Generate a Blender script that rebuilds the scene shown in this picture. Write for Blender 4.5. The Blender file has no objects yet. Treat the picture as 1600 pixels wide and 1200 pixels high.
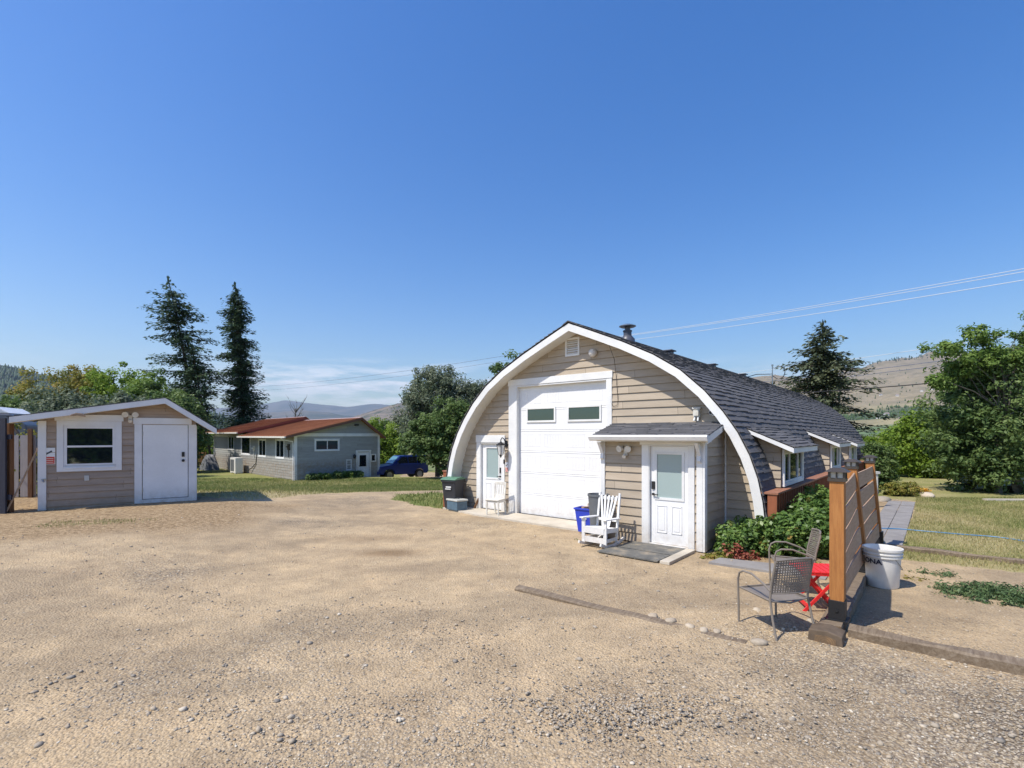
import bpy, math, random
import numpy as np
from mathutils import Vector, Matrix, noise
R=math.radians; PI=math.pi
random.seed(7); rng=np.random.default_rng(7)
SC=bpy.context.scene; COL=SC.collection

# ---------------------------------------------------------------- camera, sky, sun
cd=bpy.data.cameras.new('camera'); cam=bpy.data.objects.new('camera',cd); COL.objects.link(cam); SC.camera=cam
cam.location=(0,0,2.25); cam.rotation_euler=(R(90),0,0)
cd.sensor_width=36; cd.lens=780*36/1600; cd.shift_y=0.05; cd.clip_start=0.05; cd.clip_end=60000
SUN_EL=R(57); SUN_AZ=R(241.4)
W=bpy.data.worlds.new('World'); SC.world=W; W.use_nodes=True
wn=W.node_tree.nodes; wl=W.node_tree.links
def wnode(t,**k):
    n=wn.new(t)
    for a,b in k.items(): setattr(n,a,b)
    return n
sky=wnode('ShaderNodeTexSky'); sky.sky_type='NISHITA'; sky.sun_disc=False
sky.sun_elevation=SUN_EL; sky.sun_rotation=SUN_AZ; sky.altitude=400; sky.air_density=1.25; sky.dust_density=1.0; sky.ozone_density=2.2
tc=wnode('ShaderNodeTexCoord'); sep=wnode('ShaderNodeSeparateXYZ'); wl.new(tc.outputs['Generated'],sep.inputs[0])
mp=wnode('ShaderNodeMapping'); mp.inputs['Scale'].default_value=(9,9,62); wl.new(tc.outputs['Generated'],mp.inputs[0])
nz=wnode('ShaderNodeTexNoise'); nz.inputs['Scale'].default_value=1.0; nz.inputs['Detail'].default_value=7; nz.inputs['Roughness'].default_value=.6; wl.new(mp.outputs[0],nz.inputs[0])
rp=wnode('ShaderNodeValToRGB'); rp.color_ramp.elements[0].position=.43; rp.color_ramp.elements[1].position=.6; wl.new(nz.outputs[0],rp.inputs[0])
bd=wnode('ShaderNodeValToRGB'); e=bd.color_ramp.elements; e[0].position=.03; e[0].color=(0.25,0.25,0.25,1); e[1].position=.15; e[1].color=(0,0,0,1)
e2=e.new(.095); e2.color=(1,1,1,1)
wl.new(sep.outputs[2],bd.inputs[0])
ml=wnode('ShaderNodeMath',operation='MULTIPLY'); wl.new(rp.outputs[0],ml.inputs[0]); wl.new(bd.outputs[0],ml.inputs[1])
xm=wnode('ShaderNodeMath',operation='MULTIPLY_ADD'); wl.new(sep.outputs[0],xm.inputs[0]); xm.inputs[1].default_value=.5; xm.inputs[2].default_value=.5
xr_=wnode('ShaderNodeValToRGB'); e=xr_.color_ramp.elements; e[0].position=.23; e[0].color=(.12,.12,.12,1); e[1].position=.56; e[1].color=(.35,.35,.35,1)
for p_,c_ in((.28,1),(.48,1)): q_=e.new(p_); q_.color=(c_,c_,c_,1)
wl.new(xm.outputs[0],xr_.inputs[0]); ml3=wnode('ShaderNodeMath',operation='MULTIPLY'); wl.new(ml.outputs[0],ml3.inputs[0]); wl.new(xr_.outputs[0],ml3.inputs[1])
ml2=wnode('ShaderNodeMath',operation='MULTIPLY'); wl.new(ml3.outputs[0],ml2.inputs[0]); ml2.inputs[1].default_value=.85
mx=wnode('ShaderNodeMix',data_type='RGBA'); wl.new(ml2.outputs[0],mx.inputs[0]); hs=wnode('ShaderNodeHueSaturation'); hs.inputs['Saturation'].default_value=1.46; hs.inputs['Hue'].default_value=.512; wl.new(sky.outputs[0],hs.inputs['Color']); wl.new(hs.outputs[0],mx.inputs[6]); mx.inputs[7].default_value=(8.2,8.2,8.6,1)
wl.new(mx.outputs[2],wn['Background'].inputs[0]); wn['Background'].inputs[1].default_value=0.116
sl=bpy.data.lights.new('sun','SUN'); sl.energy=3.7; sl.angle=R(.53); sl.color=(1,.94,.84)
so=bpy.data.objects.new('sun',sl); COL.objects.link(so)
TS=Vector((math.sin(SUN_AZ)*math.cos(SUN_EL),math.cos(SUN_AZ)*math.cos(SUN_EL),math.sin(SUN_EL)))
so.rotation_mode='QUATERNION'; so.rotation_quaternion=TS.to_track_quat('Z','Y')
SC.view_settings.view_transform='Standard'; SC.view_settings.look='None'; SC.view_settings.gamma=1; SC.view_settings.exposure=0.62

# ---------------------------------------------------------------- helpers
class MB:
    def __init__(s): s.v=[]; s.f=[]; s.m=[]; s.M=None
    def add(s,vs,fs,m=0):
        k=len(s.v)
        for p in vs:
            p=Vector(p)
            s.v.append(tuple(s.M@p) if s.M else tuple(p))
        for f in fs: s.f.append([i+k for i in f]); s.m.append(m)
    def box(s,x0,x1,y0,y1,z0,z1,m=0):
        s.add([(x0,y0,z0),(x1,y0,z0),(x1,y1,z0),(x0,y1,z0),(x0,y0,z1),(x1,y0,z1),(x1,y1,z1),(x0,y1,z1)],
              [(0,3,2,1),(4,5,6,7),(0,1,5,4),(1,2,6,5),(2,3,7,6),(3,0,4,7)],m)
    def bar(s,p,q,w,h,up=(0,0,1),m=0,w2=None,h2=None):
        p=Vector(p);q=Vector(q);d=(q-p).normalized();u=Vector(up);x=d.cross(u)
        if x.length<1e-4: x=d.cross(Vector((0,1,0)))
        x.normalize();y=x.cross(d);w2=w2 or w;h2=h2 or h
        vs=[]
        for c,a,b in((p,w,h),(q,w2,h2)):
            for sx,sy in((-1,-1),(1,-1),(1,1),(-1,1)): vs.append(c+x*sx*a/2+y*sy*b/2)
        s.add(vs,[(0,1,2,3),(7,6,5,4),(0,4,5,1),(1,5,6,2),(2,6,7,3),(3,7,4,0)],m)
    def tube(s,pts,r,n=8,m=0,caps=True):
        pts=[Vector(p) for p in pts]; rr=r if isinstance(r,(list,tuple)) else [r]*len(pts)
        vs=[];fs=[];px=None
        for i,p in enumerate(pts):
            d=(pts[min(i+1,len(pts)-1)]-pts[max(i-1,0)]).normalized()
            if px is None:
                px=d.cross(Vector((0,0,1)))
                if px.length<.05: px=d.cross(Vector((0,1,0)))
            x=(px-d*px.dot(d)).normalized(); px=x; y=d.cross(x)
            for k in range(n):
                a=2*PI*k/n; vs.append(p+x*math.cos(a)*rr[i]+y*math.sin(a)*rr[i])
        for i in range(len(pts)-1):
            for k in range(n):
                a=i*n+k;b=i*n+(k+1)%n; fs.append((a,b,b+n,a+n))
        if caps: fs.append(tuple(range(n))[::-1]); fs.append(tuple(range((len(pts)-1)*n,len(pts)*n)))
        s.add(vs,fs,m)
    def lathe(s,prof,n=16,c=(0,0,0),m=0,sx=1,sy=1):
        vs=[];fs=[]
        for r,z in prof:
            for k in range(n):
                a=2*PI*k/n; vs.append((c[0]+math.cos(a)*r*sx,c[1]+math.sin(a)*r*sy,c[2]+z))
        for i in range(len(prof)-1):
            for k in range(n):
                a=i*n+k;b=i*n+(k+1)%n; fs.append((a,b,b+n,a+n))
        fs.append(tuple(range(n))[::-1]); fs.append(tuple(range((len(prof)-1)*n,len(prof)*n)))
        s.add(vs,fs,m)
    def prism(s,poly,d0,d1,ax='y',m=0):
        n=len(poly)
        def P(a,b,d): return {'y':(a,d,b),'x':(d,a,b),'z':(a,b,d)}[ax]
        vs=[P(a,b,d0) for a,b in poly]+[P(a,b,d1) for a,b in poly]
        fs=[tuple(range(n)),tuple(range(n,2*n))[::-1]]+[(i,i+n,(i+1)%n+n,(i+1)%n) for i in range(n)]
        s.add(vs,fs,m)
    def strip(s,A,B,d0,d1,ax='y',m=0):      # band between two polylines, extruded
        for i in range(len(A)-1): s.prism([A[i],A[i+1],B[i+1],B[i]],d0,d1,ax,m)
    def build(s,name,mat,parent=None,smooth=False,bevel=0,loc=None,rotz=0,recalc=True):
        me=bpy.data.meshes.new(name); me.from_pydata(s.v,[],s.f)
        mats=mat if isinstance(mat,(list,tuple)) else [mat]
        for q in mats: me.materials.append(q)
        if len(mats)>1: me.polygons.foreach_set('material_index',s.m)
        if recalc:
            import bmesh
            bm=bmesh.new(); bm.from_mesh(me); bmesh.ops.recalc_face_normals(bm,faces=bm.faces); bm.to_mesh(me); bm.free()
        if smooth: me.polygons.foreach_set('use_smooth',[True]*len(me.polygons))
        me.update()
        o=bpy.data.objects.new(name,me); COL.objects.link(o)
        if parent: o.parent=parent
        if loc: o.location=loc
        if rotz: o.rotation_euler[2]=rotz
        if smooth:
            try: me.set_sharp_from_angle(angle=R(40))
            except Exception: pass
        if bevel:
            b=o.modifiers.new('bevel','BEVEL'); b.width=bevel; b.segments=2; b.limit_method='ANGLE'
        return o
def tag(o,label,cat,group=None):
    o['label']=label; o['category']=cat
    if group: o['group']=group
    return o
def thing(name,label,cat,loc=(0,0,0),rotz=0,group=None):
    o=bpy.data.objects.new(name,None); COL.objects.link(o); o.location=loc; o.rotation_euler=(0,0,rotz); o.empty_display_size=.3
    return tag(o,label,cat,group)
def kind(o,k): o['kind']=k; return o
def dup(root,loc,rotz,label=None,group=None,scale=None):
    r=root.copy(); COL.objects.link(r); r.location=loc; r.rotation_euler=(0,0,rotz)
    if scale: r.scale=scale
    if label: r['label']=label
    if group: r['group']=group
    for ch in list(root.children):
        c=ch.copy(); COL.objects.link(c); c.parent=r
        for g in list(ch.children):
            d=g.copy(); COL.objects.link(d); d.parent=c
    return r
def ss(a,b,x):
    t=np.clip((x-a)/(b-a),0,1); return t*t*(3-2*t)
def npmesh(name,V,F,mat,parent=None,attrs=None,smooth=False):
    me=bpy.data.meshes.new(name); n=F.shape[1]
    me.vertices.add(len(V)); me.vertices.foreach_set('co',V.astype(np.float32).ravel())
    me.loops.add(F.size); me.loops.foreach_set('vertex_index',F.astype(np.int32).ravel())
    me.polygons.add(len(F)); me.polygons.foreach_set('loop_start',np.arange(0,F.size,n,dtype=np.int32)); me.polygons.foreach_set('loop_total',np.full(len(F),n,np.int32))
    if smooth: me.polygons.foreach_set('use_smooth',np.ones(len(F),bool))
    me.materials.append(mat)
    for k,a in (attrs or {}).items():
        at=me.attributes.new(k,'FLOAT','POINT'); at.data.foreach_set('value',a.astype(np.float32))
    me.update(calc_edges=True)
    o=bpy.data.objects.new(name,me); COL.objects.link(o)
    if parent: o.parent=parent
    return o

# ---------------------------------------------------------------- materials
class Mt:
    def __init__(s,name,col=(.5,.5,.5),rough=.7,metal=0,spec=.4):
        s.m=bpy.data.materials.new(name); s.m.use_nodes=True; s.n=s.m.node_tree.nodes; s.l=s.m.node_tree.links
        s.p=s.n['Principled BSDF']; s.p.inputs['Base Color'].default_value=(*col,1); s.p.inputs['Roughness'].default_value=rough
        s.p.inputs['Metallic'].default_value=metal; s.p.inputs['Specular IOR Level'].default_value=spec
    def node(s,t,**k):
        n=s.n.new(t)
        for a,b in k.items(): setattr(n,a,b)
        return n
    def coord(s,scale=(1,1,1),kind='Object'):
        t=s.node('ShaderNodeTexCoord'); m=s.node('ShaderNodeMapping'); m.inputs['Scale'].default_value=scale
        s.l.new(t.outputs[kind],m.inputs[0]); return m.outputs[0]
    def noise(s,vec,scale,detail=5,rough=.55,dist=0):
        n=s.node('ShaderNodeTexNoise'); n.inputs['Scale'].default_value=scale; n.inputs['Detail'].default_value=detail
        n.inputs['Roughness'].default_value=rough; n.inputs['Distortion'].default_value=dist; s.l.new(vec,n.inputs[0]); return n.outputs[0]
    def vor(s,vec,scale,feature='F1'):
        n=s.node('ShaderNodeTexVoronoi',feature=feature); n.inputs['Scale'].default_value=scale; s.l.new(vec,n.inputs[0]); return n
    def ramp(s,fac,stops):
        r=s.node('ShaderNodeValToRGB'); e=r.color_ramp.elements
        while len(e)<len(stops): e.new(.5)
        for q,(p,c) in zip(e,stops): q.position=p; q.color=(*c,1) if len(c)==3 else c
        s.l.new(fac,r.inputs[0]); return r.outputs[0]
    def mix(s,fac,a,b,blend='MIX'):
        n=s.node('ShaderNodeMix',data_type='RGBA',blend_type=blend)
        for v,i in((fac,0),(a,6),(b,7)):
            if hasattr(v,'is_linked'): s.l.new(v,n.inputs[i])
            else: n.inputs[i].default_value=v if i==0 else (*v,1)
        return n.outputs[2]
    def math(s,op,a,b=0):
        n=s.node('ShaderNodeMath',operation=op)
        for v,i in((a,0),(b,1)):
            if hasattr(v,'is_linked'): s.l.new(v,n.inputs[i])
            else: n.inputs[i].default_value=v
        return n.outputs[0]
    def attr(s,name):
        n=s.node('ShaderNodeAttribute'); n.attribute_name=name; return n.outputs['Fac']
    def col(s,c): s.l.new(c,s.p.inputs['Base Color']); return s
    def bump(s,h,st=.3,d=.02):
        b=s.node('ShaderNodeBump'); b.inputs['Strength'].default_value=st; b.inputs['Distance'].default_value=d
        s.l.new(h,b.inputs['Height']); s.l.new(b.outputs[0],s.p.inputs['Normal']); return s
def painted(name,c,rough=.55,var=.12,sc=3,grain=(1,1,1),bump=.15,splash=0):
    k=Mt(name,c,rough); v=k.coord(grain); n1=k.noise(v,sc,6); n2=k.noise(v,sc*22,3)
    a=tuple(x*(1-var) for x in c); b=tuple(min(1,x*(1+var*.6)) for x in c)
    cc=k.mix(k.math('MULTIPLY',n2,.45),k.ramp(n1,[(.3,a),(.7,b)]),tuple(x*.78 for x in c))
    if splash:
        sx=k.node('ShaderNodeSeparateXYZ'); v0=k.coord(); k.l.new(v0,sx.inputs[0])
        low=k.math('SUBTRACT',1,k.math('MINIMUM',k.math('DIVIDE',k.math('MAXIMUM',sx.outputs[2],0),.5),1))
        cc=k.mix(k.math('MULTIPLY',low,k.ramp(k.noise(v0,7,6,.7),[(.3,(0,0,0)),(.7,(splash,)*3)])),cc,(.36,.27,.18))
    k.col(cc); k.bump(n2,bump,.004); return k.m
def lapmat(name,c,step):
    k=Mt(name,c,.62); v=k.coord(); sx=k.node('ShaderNodeSeparateXYZ'); k.l.new(v,sx.inputs[0])
    row=k.math('FLOOR',k.math('DIVIDE',k.math('ADD',sx.outputs[2],.02),step)); u=k.math('DIVIDE',k.math('ADD',k.math('ADD',sx.outputs[0],sx.outputs[1]),k.math('MULTIPLY',row,1.37)),2.9)
    cb=k.node('ShaderNodeCombineXYZ'); k.l.new(row,cb.inputs[0]); k.l.new(k.math('FLOOR',u),cb.inputs[1]); wn_=k.node('ShaderNodeTexWhiteNoise'); k.l.new(cb.outputs[0],wn_.inputs[0])
    a=tuple(x*.90 for x in c); b=tuple(min(1,x*1.08) for x in c); tone=k.ramp(wn_.outputs[0],[(0,a),(1,b)])
    v6=k.coord((1,1,7)); n=k.noise(v6,1.6,6,.6); fade=k.ramp(n,[(.3,(.86,.84,.82)),(.7,(1.05,1.05,1.05))]); base=k.mix(1,tone,fade,'MULTIPLY')
    jt=k.math('LESS_THAN',k.math('FRACT',u),.0028); base=k.mix(k.math('MULTIPLY',jt,.8),base,(.08,.06,.045))
    splash=k.math('MULTIPLY',k.math('SUBTRACT',1,k.math('MINIMUM',k.math('DIVIDE',k.math('MAXIMUM',sx.outputs[2],0),.55),1)),k.ramp(k.noise(v,5,6,.7),[(.35,(0,0,0)),(.65,(.75,.75,.75))]))
    base=k.mix(splash,base,(.26,.18,.11)); k.col(base); k.bump(k.noise(v6,60,3),.15,.003); return k.m
siding=lapmat('siding_tan',(.43,.36,.275),.182)
siding_shed=lapmat('siding_shed',(.36,.28,.22),.176)
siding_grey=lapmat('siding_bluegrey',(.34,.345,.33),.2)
white=painted('white_trim',(.78,.78,.765),.5,.13,1.6,splash=.7)
doorwhite=painted('white_door',(.82,.82,.815),.38,.075,1.1,bump=.1,splash=.45)
soffitm=painted('soffit_paint',(.70,.68,.62),.6,.08,2)
shedwhite=painted('shed_white',(.74,.745,.76),.5,.12,2,splash=.7)
oldwhite=painted('weathered_white',(.70,.67,.60),.6,.22,9,bump=.4)
redbrown=painted('redbrown_stain',(.30,.10,.045),.6,.25,6,(1,1,.5))
green_lid=painted('green_lid_plastic',(.10,.22,.14),.5,.15,6)
darkbin=painted('dark_bin_plastic',(.035,.037,.045),.5,.2,5)
greybin=painted('grey_plastic',(.13,.14,.15),.55,.2,6)
bluepl=painted('blue_bin_plastic',(.035,.07,.55),.38,.12,5)
redp=painted('red_paint',(.72,.03,.03),.42,.14,12)
bucketm=painted('bucket_plastic',(.74,.73,.70),.42,.09,6)
taupe=painted('taupe_metal',(.22,.19,.16),.42,.12,9)
black=painted('black_metal',(.02,.02,.022),.4,.15,9)
bronze=painted('bronze_metal',(.06,.05,.042),.4,.2,9)
galv=Mt('galvanised',(.35,.36,.37),.35,.9).m
steel_w=painted('chimney_metal',(.08,.085,.11),.4,.2,9)
concrete=Mt('concrete',(.5,.45,.38),.9); v=concrete.coord(); n=concrete.noise(v,1.2,8,.6); n2=concrete.noise(v,40,4)
concrete.col(concrete.mix(concrete.math('MULTIPLY',n2,.4),concrete.ramp(n,[(.3,(.40,.35,.27)),(.65,(.62,.56,.46))]),(.34,.30,.25))).bump(n2,.3,.005); concrete=concrete.m
paver=Mt('paver_grey',(.3,.29,.28),.9); v=paver.coord(); n=paver.noise(v,2.5,8,.65); n2=paver.noise(v,60,3)
paver.col(paver.mix(paver.math('MULTIPLY',n2,.5),paver.ramp(n,[(.3,(.22,.205,.20)),(.7,(.34,.325,.31))]),(.14,.13,.12))).bump(n2,.4,.004); paver=paver.m
rubber=Mt('rubber_mat',(.07,.07,.065),.85); v=rubber.coord(); n=rubber.noise(v,3,8,.7)
rubber.col(rubber.ramp(n,[(.3,(.08,.08,.075)),(.5,(.14,.135,.12)),(.7,(.33,.27,.19))])).bump(rubber.noise(v,50,3),.3,.004); rubber=rubber.m
def wood(name,a,b,c,grain=(1,1,12),rough=.7,sc=3):
    k=Mt(name,a,rough); v=k.coord(grain); n=k.noise(v,sc,8,.65,.4); w=k.noise(v,sc*6,4,.6)
    k.col(k.mix(k.math('MULTIPLY',w,.5),k.ramp(n,[(.3,a),(.5,b),(.72,c)]),tuple(x*.6 for x in a))); k.bump(w,.35,.006); return k.m
cedar=wood('cedar_post',(.32,.125,.035),(.43,.18,.05),(.52,.24,.075),(12,12,1))
board=wood('fence_board',(.36,.225,.14),(.48,.32,.21),(.56,.40,.28),(12,1,12))
timber=wood('timber_weathered',(.12,.085,.055),(.20,.15,.10),(.30,.24,.17),(1.2,10,10))
timberx=wood('timber_weathered_x',(.12,.085,.055),(.22,.165,.11),(.32,.26,.19),(1.2,10,10))
endgrain=Mt('end_grain',(.3,.2,.1),.8)
v=endgrain.coord(); wv=endgrain.node('ShaderNodeTexWave',wave_type='RINGS',rings_direction='Y'); wv.inputs['Scale'].default_value=14; wv.inputs['Distortion'].default_value=2.5; endgrain.l.new(v,wv.inputs[0])
endgrain.col(endgrain.mix(endgrain.ramp(endgrain.noise(v,9,6,.7),[(.4,(.75,.75,.75)),(.7,(0,0,0))]),endgrain.ramp(wv.outputs[0],[(.2,(.20,.12,.06)),(.8,(.27,.17,.085))]),(.10,.07,.045))); endgrain=endgrain.m
darkwood=wood('dark_stained_wood',(.012,.014,.03),(.02,.022,.04),(.035,.035,.05),(10,10,1))
brownwood=wood('brown_wood',(.13,.06,.025),(.19,.09,.04),(.25,.13,.06),(12,12,1))
whitefence=painted('grey_white_board',(.42,.38,.36),.7,.15,4,(6,6,1))
stick=wood('stick_wood',(.38,.25,.16),(.46,.32,.21),(.52,.37,.26),(8,8,1))
bark=wood('bark',(.035,.025,.02),(.07,.052,.04),(.12,.095,.075),(6,6,1.2),.9,4)
barkg=wood('bark_grey',(.08,.07,.06),(.14,.125,.11),(.22,.20,.18),(6,6,1.2),.9,4)
stonem=Mt('stone',(.4,.36,.3),.85); v=stonem.coord(); t=stonem.attr('tint')
stonem.col(stonem.mix(.35,stonem.ramp(t,[(.0,(.13,.12,.11)),(.3,(.27,.235,.19)),(.6,(.42,.335,.235)),(.85,(.56,.48,.37)),(1,(.74,.68,.56))]),stonem.ramp(stonem.noise(v,25,4),[(.3,(.22,.185,.14)),(.7,(.52,.45,.35))]),'MIX')); stonem=stonem.m
glassd=Mt('window_glass',(.008,.011,.016),.04,0,.55).m
glassb=Mt('window_glass_blue',(.012,.045,.055),.06,0,.8).m
frost=Mt('blind_glass',(.30,.42,.42),.25,0,.8); v=frost.coord((1,1,1)); wv=frost.node('ShaderNodeTexWave',bands_direction='Z'); wv.inputs['Scale'].default_value=16; frost.l.new(v,wv.inputs[0])
frost.col(frost.ramp(wv.outputs[0],[(0,(.25,.34,.34)),(1,(.38,.46,.45))])); frost=frost.m
signw=Mt('sign_white',(.75,.75,.74),.5).m; signr=Mt('sign_red',(.55,.05,.035),.5).m; signk=Mt('sign_dark',(.04,.045,.05),.5).m; signy=Mt('sign_pale_print',(.75,.70,.6),.5).m
ink=Mt('black_ink',(.02,.025,.05),.5).m
# shingles
sh=Mt('asphalt_shingle',(.07,.07,.075),.92,0,.2); v=sh.coord(); t=sh.attr('tint')
sh.col(sh.mix(sh.math('MULTIPLY',sh.noise(v,90,2),.55),sh.ramp(t,[(0,(.068,.068,.073)),(.5,(.10,.10,.107)),(1,(.14,.137,.142))]),(.15,.145,.15))).bump(sh.noise(v,160,2),.5,.003); shingle=sh.m
felt=Mt('roof_felt',(.02,.02,.025),.95).m
# red metal roof
rm=Mt('red_metal_roof',(.30,.06,.03),.65,0,.25); v=rm.coord(); n=rm.noise(v,.6,5)
rm.col(rm.ramp(n,[(.3,(.28,.105,.045)),(.7,(.36,.15,.065))])); redroof=rm.m
# foliage
def leafmat(name,stops,trans=.3,rough=.55,spec=.25):
    k=Mt(name,(.1,.2,.05),rough,0,spec); t=k.attr('tint'); c=k.ramp(t,stops); k.col(c)
    tr=k.node('ShaderNodeBsdfTranslucent'); k.l.new(c,tr.inputs[0]); mxs=k.node('ShaderNodeMixShader'); mxs.inputs[0].default_value=trans
    k.l.new(k.p.outputs[0],mxs.inputs[1]); k.l.new(tr.outputs[0],mxs.inputs[2]); k.l.new(mxs.outputs[0],k.n['Material Output'].inputs[0]); return k.m
L_spruce=leafmat('needles_dark',[(0,(.02,.042,.024)),(.5,(.055,.10,.05)),(1,(.15,.21,.085))],.2)
L_spruceR=leafmat('needles_olive',[(0,(.035,.055,.03)),(.5,(.085,.105,.055)),(1,(.17,.18,.09))],.15)
L_grey=leafmat('leaves_greygreen',[(0,(.07,.105,.06)),(.5,(.16,.20,.125)),(1,(.30,.33,.23))],.35)
L_green=leafmat('leaves_green',[(0,(.065,.12,.025)),(.5,(.15,.24,.05)),(1,(.28,.38,.10))],.42)
L_dark=leafmat('leaves_dark',[(0,(.05,.10,.03)),(.5,(.12,.185,.055)),(1,(.25,.33,.12))],.4)
L_lime=leafmat('leaves_lime',[(0,(.10,.17,.02)),(.5,(.19,.29,.035)),(1,(.31,.41,.07))],.42)
L_autumn=leafmat('leaves_yellowing',[(0,(.10,.13,.025)),(.45,(.21,.22,.045)),(.8,(.34,.27,.06)),(1,(.38,.22,.07))],.4)
L_rose=leafmat('leaves_hedge',[(0,(.04,.09,.02)),(.5,(.11,.20,.045)),(.9,(.24,.34,.09)),(1,(.36,.22,.06))],.35,.42,.4)
L_red=leafmat('leaves_red',[(0,(.14,.10,.03)),(.4,(.28,.07,.05)),(.8,(.36,.12,.08)),(1,(.36,.22,.10))],.3)
L_weed=leafmat('leaves_weed',[(0,(.06,.11,.045)),(.6,(.12,.19,.08)),(1,(.22,.26,.12))],.3)
L_flower=leafmat('petals_orange',[(0,(.5,.2,.02)),(.6,(.7,.35,.03)),(1,(.75,.6,.08))],.3)
grassm=leafmat('grass_blades',[(0,(.07,.13,.025)),(.35,(.15,.20,.05)),(.7,(.32,.30,.12)),(1,(.48,.40,.21))],.3)

# ---------------------------------------------------------------- terrain
th=R(40.3); d1=(math.sin(th),math.cos(th)); d2=(math.cos(th),-math.sin(th))
def AB(x,y): return x*d2[0]+y*d2[1], x*d1[0]+y*d1[1]
def XY(a,b): return a*d2[0]+b*d1[0], a*d2[1]+b*d1[1]
def terr(x,y):
    x=np.asarray(x,float); y=np.asarray(y,float)
    a=x*d2[0]+y*d2[1]; b=x*d1[0]+y*d1[1]
    left=ss(-11.5,-15.5,a)
    z=.32*ss(-4,-9.5,x)*ss(24,15,y)
    z=z-left*(1.05*ss(17,34,y)+.7*ss(39,46,y)*ss(-19,-13,x))
    z=z-(1-left)*1.2*ss(27,45,y)-3.2*ss(55,85,y)
    return z
def tz(x,y): return float(terr(x,y))
def vn(x,y,s,seed=0):       # cheap smooth value noise
    x=np.asarray(x,float)/s+seed*17.3; y=np.asarray(y,float)/s+seed*31.7
    xi=np.floor(x).astype(int); yi=np.floor(y).astype(int); fx=x-xi; fy=y-yi; fx=fx*fx*(3-2*fx); fy=fy*fy*(3-2*fy)
    def h(i,j):
        n=(i*374761393+j*668265263+seed*1442695)&0x7fffffff; n=((n^(n>>13))*1274126177)&0x7fffffff; return ((n^(n>>16))&0xffff)/65535.
    return (h(xi,yi)*(1-fx)+h(xi+1,yi)*fx)*(1-fy)+(h(xi,yi+1)*(1-fx)+h(xi+1,yi+1)*fx)*fy
def fbm(x,y,s,seed=0,o=4):
    r=0;a=.5
    for i in range(o): r=r+a*vn(x,y,s/2**i,seed+i); a*=.5
    return r/(1-.5**o)
def inpoly(x,y,poly):
    c=np.zeros(x.shape,bool); n=len(poly); j=n-1
    for i in range(n):
        xi,yi=poly[i];xj,yj=poly[j]
        c^=((yi>y)!=(yj>y))&(x<(xj-xi)*(y-yi)/(yj-yi+1e-12)+xi); j=i
    return c
def sdist(x,y,poly):
    d=np.full(x.shape,1e9); n=len(poly)
    for i in range(n):
        ax,ay=poly[i];bx,by=poly[(i+1)%n]; vx,vy=bx-ax,by-ay; t=np.clip(((x-ax)*vx+(y-ay)*vy)/(vx*vx+vy*vy),0,1)
        d=np.minimum(d,np.hypot(x-ax-t*vx,y-ay-t*vy))
    return np.where(inpoly(x,y,poly),d,-d)
# lawns (outline in metres on the ground)
lawnR=[XY(-.5,11.35),XY(6,12.4),XY(14,12),XY(14,34),XY(-1.9,34),XY(-1.9,22.2),XY(-.5,21.8)]
backL=[(-8.2,15.5),(-7.2,17.3),(-6.1,20.3),(-3.7,23.0),(-1.5,23.6),(0,23.4),(3,24),(12,40),(0,39),(-6,38.5),(-9,42),(-14,60),(-60,60),(-60,22),(-22,17),(-14,15.6)]
patch=[(-4.9,19.4),(-3.2,20.5),(-1.2,19.2),(-.2,17.6),(-1.6,15.5),(-2.2,15.6),(-3.2,16.2),(-4.2,17.4)]
gL=[(-13.5,11.8),(-10,11.4),(-7.2,13),(-7.3,11.6),(-8.5,10.2),(-14,9.5)]
beyond=[(16,26),(60,20),(60,80),(-60,80),(-60,58),(-14,58),(-6,52),(10,44)]
def grassmask(x,y):
    wob=(fbm(x,y,2.2,3)-.5)*1.1+(fbm(x,y,.5,5)-.5)*.5
    g=np.zeros(np.shape(x))
    for p,s,k in((lawnR,.15,1.),(backL,.6,1.),(patch,.45,1.),(beyond,1.5,1.)):
        w=wob*(.12 if p is lawnR else 1)
        g=np.maximum(g,k*np.clip((sdist(x,y,p)+w)/s+.5,0,1))
    g=np.maximum(g,.42*np.clip((sdist(x,y,gL)+wob)/.8,0,1)*ss(.45,.62,fbm(x,y,1.1,9)))
    return g
def dryness(x,y):      # 0 green, 1 straw
    d=.25+.5*fbm(x,y,2.6,21)
    a=x*d2[0]+y*d2[1]
    d=np.where(a>-1.5,.55+.75*(fbm(x,y,1.8,12)-.5)+.1,d)
    d=d+.55*ss(19.5,16,y)*(x<-6)          # dry strip next to the drive
    return np.clip(d,0,1)
xs=np.concatenate([np.arange(-60,-14,.8),np.arange(-14,14,.16),np.arange(14,60.1,.8)])
ys=np.concatenate([np.arange(-12,2,.8),np.arange(2,26,.16),np.arange(26,86,.7)])
X,Y=np.meshgrid(xs,ys); Z=terr(X,Y)+(fbm(X,Y,1.6,2)-.5)*.07+(fbm(X,Y,.5,8)-.5)*.02
A_,B_=X*d2[0]+Y*d2[1],X*d1[0]+Y*d1[1]
flat=np.clip(1-np.maximum(np.abs(A_+7)-4.8,0)/.8,0,1)*np.clip(1-np.maximum(np.abs(B_-20)-12,0)/.8,0,1)
Z=Z*(1-flat)-.02*flat
nx,ny=len(xs),len(ys); idx=np.arange(nx*ny).reshape(ny,nx)
F=np.stack([idx[:-1,:-1],idx[:-1,1:],idx[1:,1:],idx[1:,:-1]],-1).reshape(-1,4)
Vg=np.stack([X,Y,Z],-1).reshape(-1,3)
gm=grassmask(X,Y).ravel(); dr=dryness(X,Y).ravel()
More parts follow.
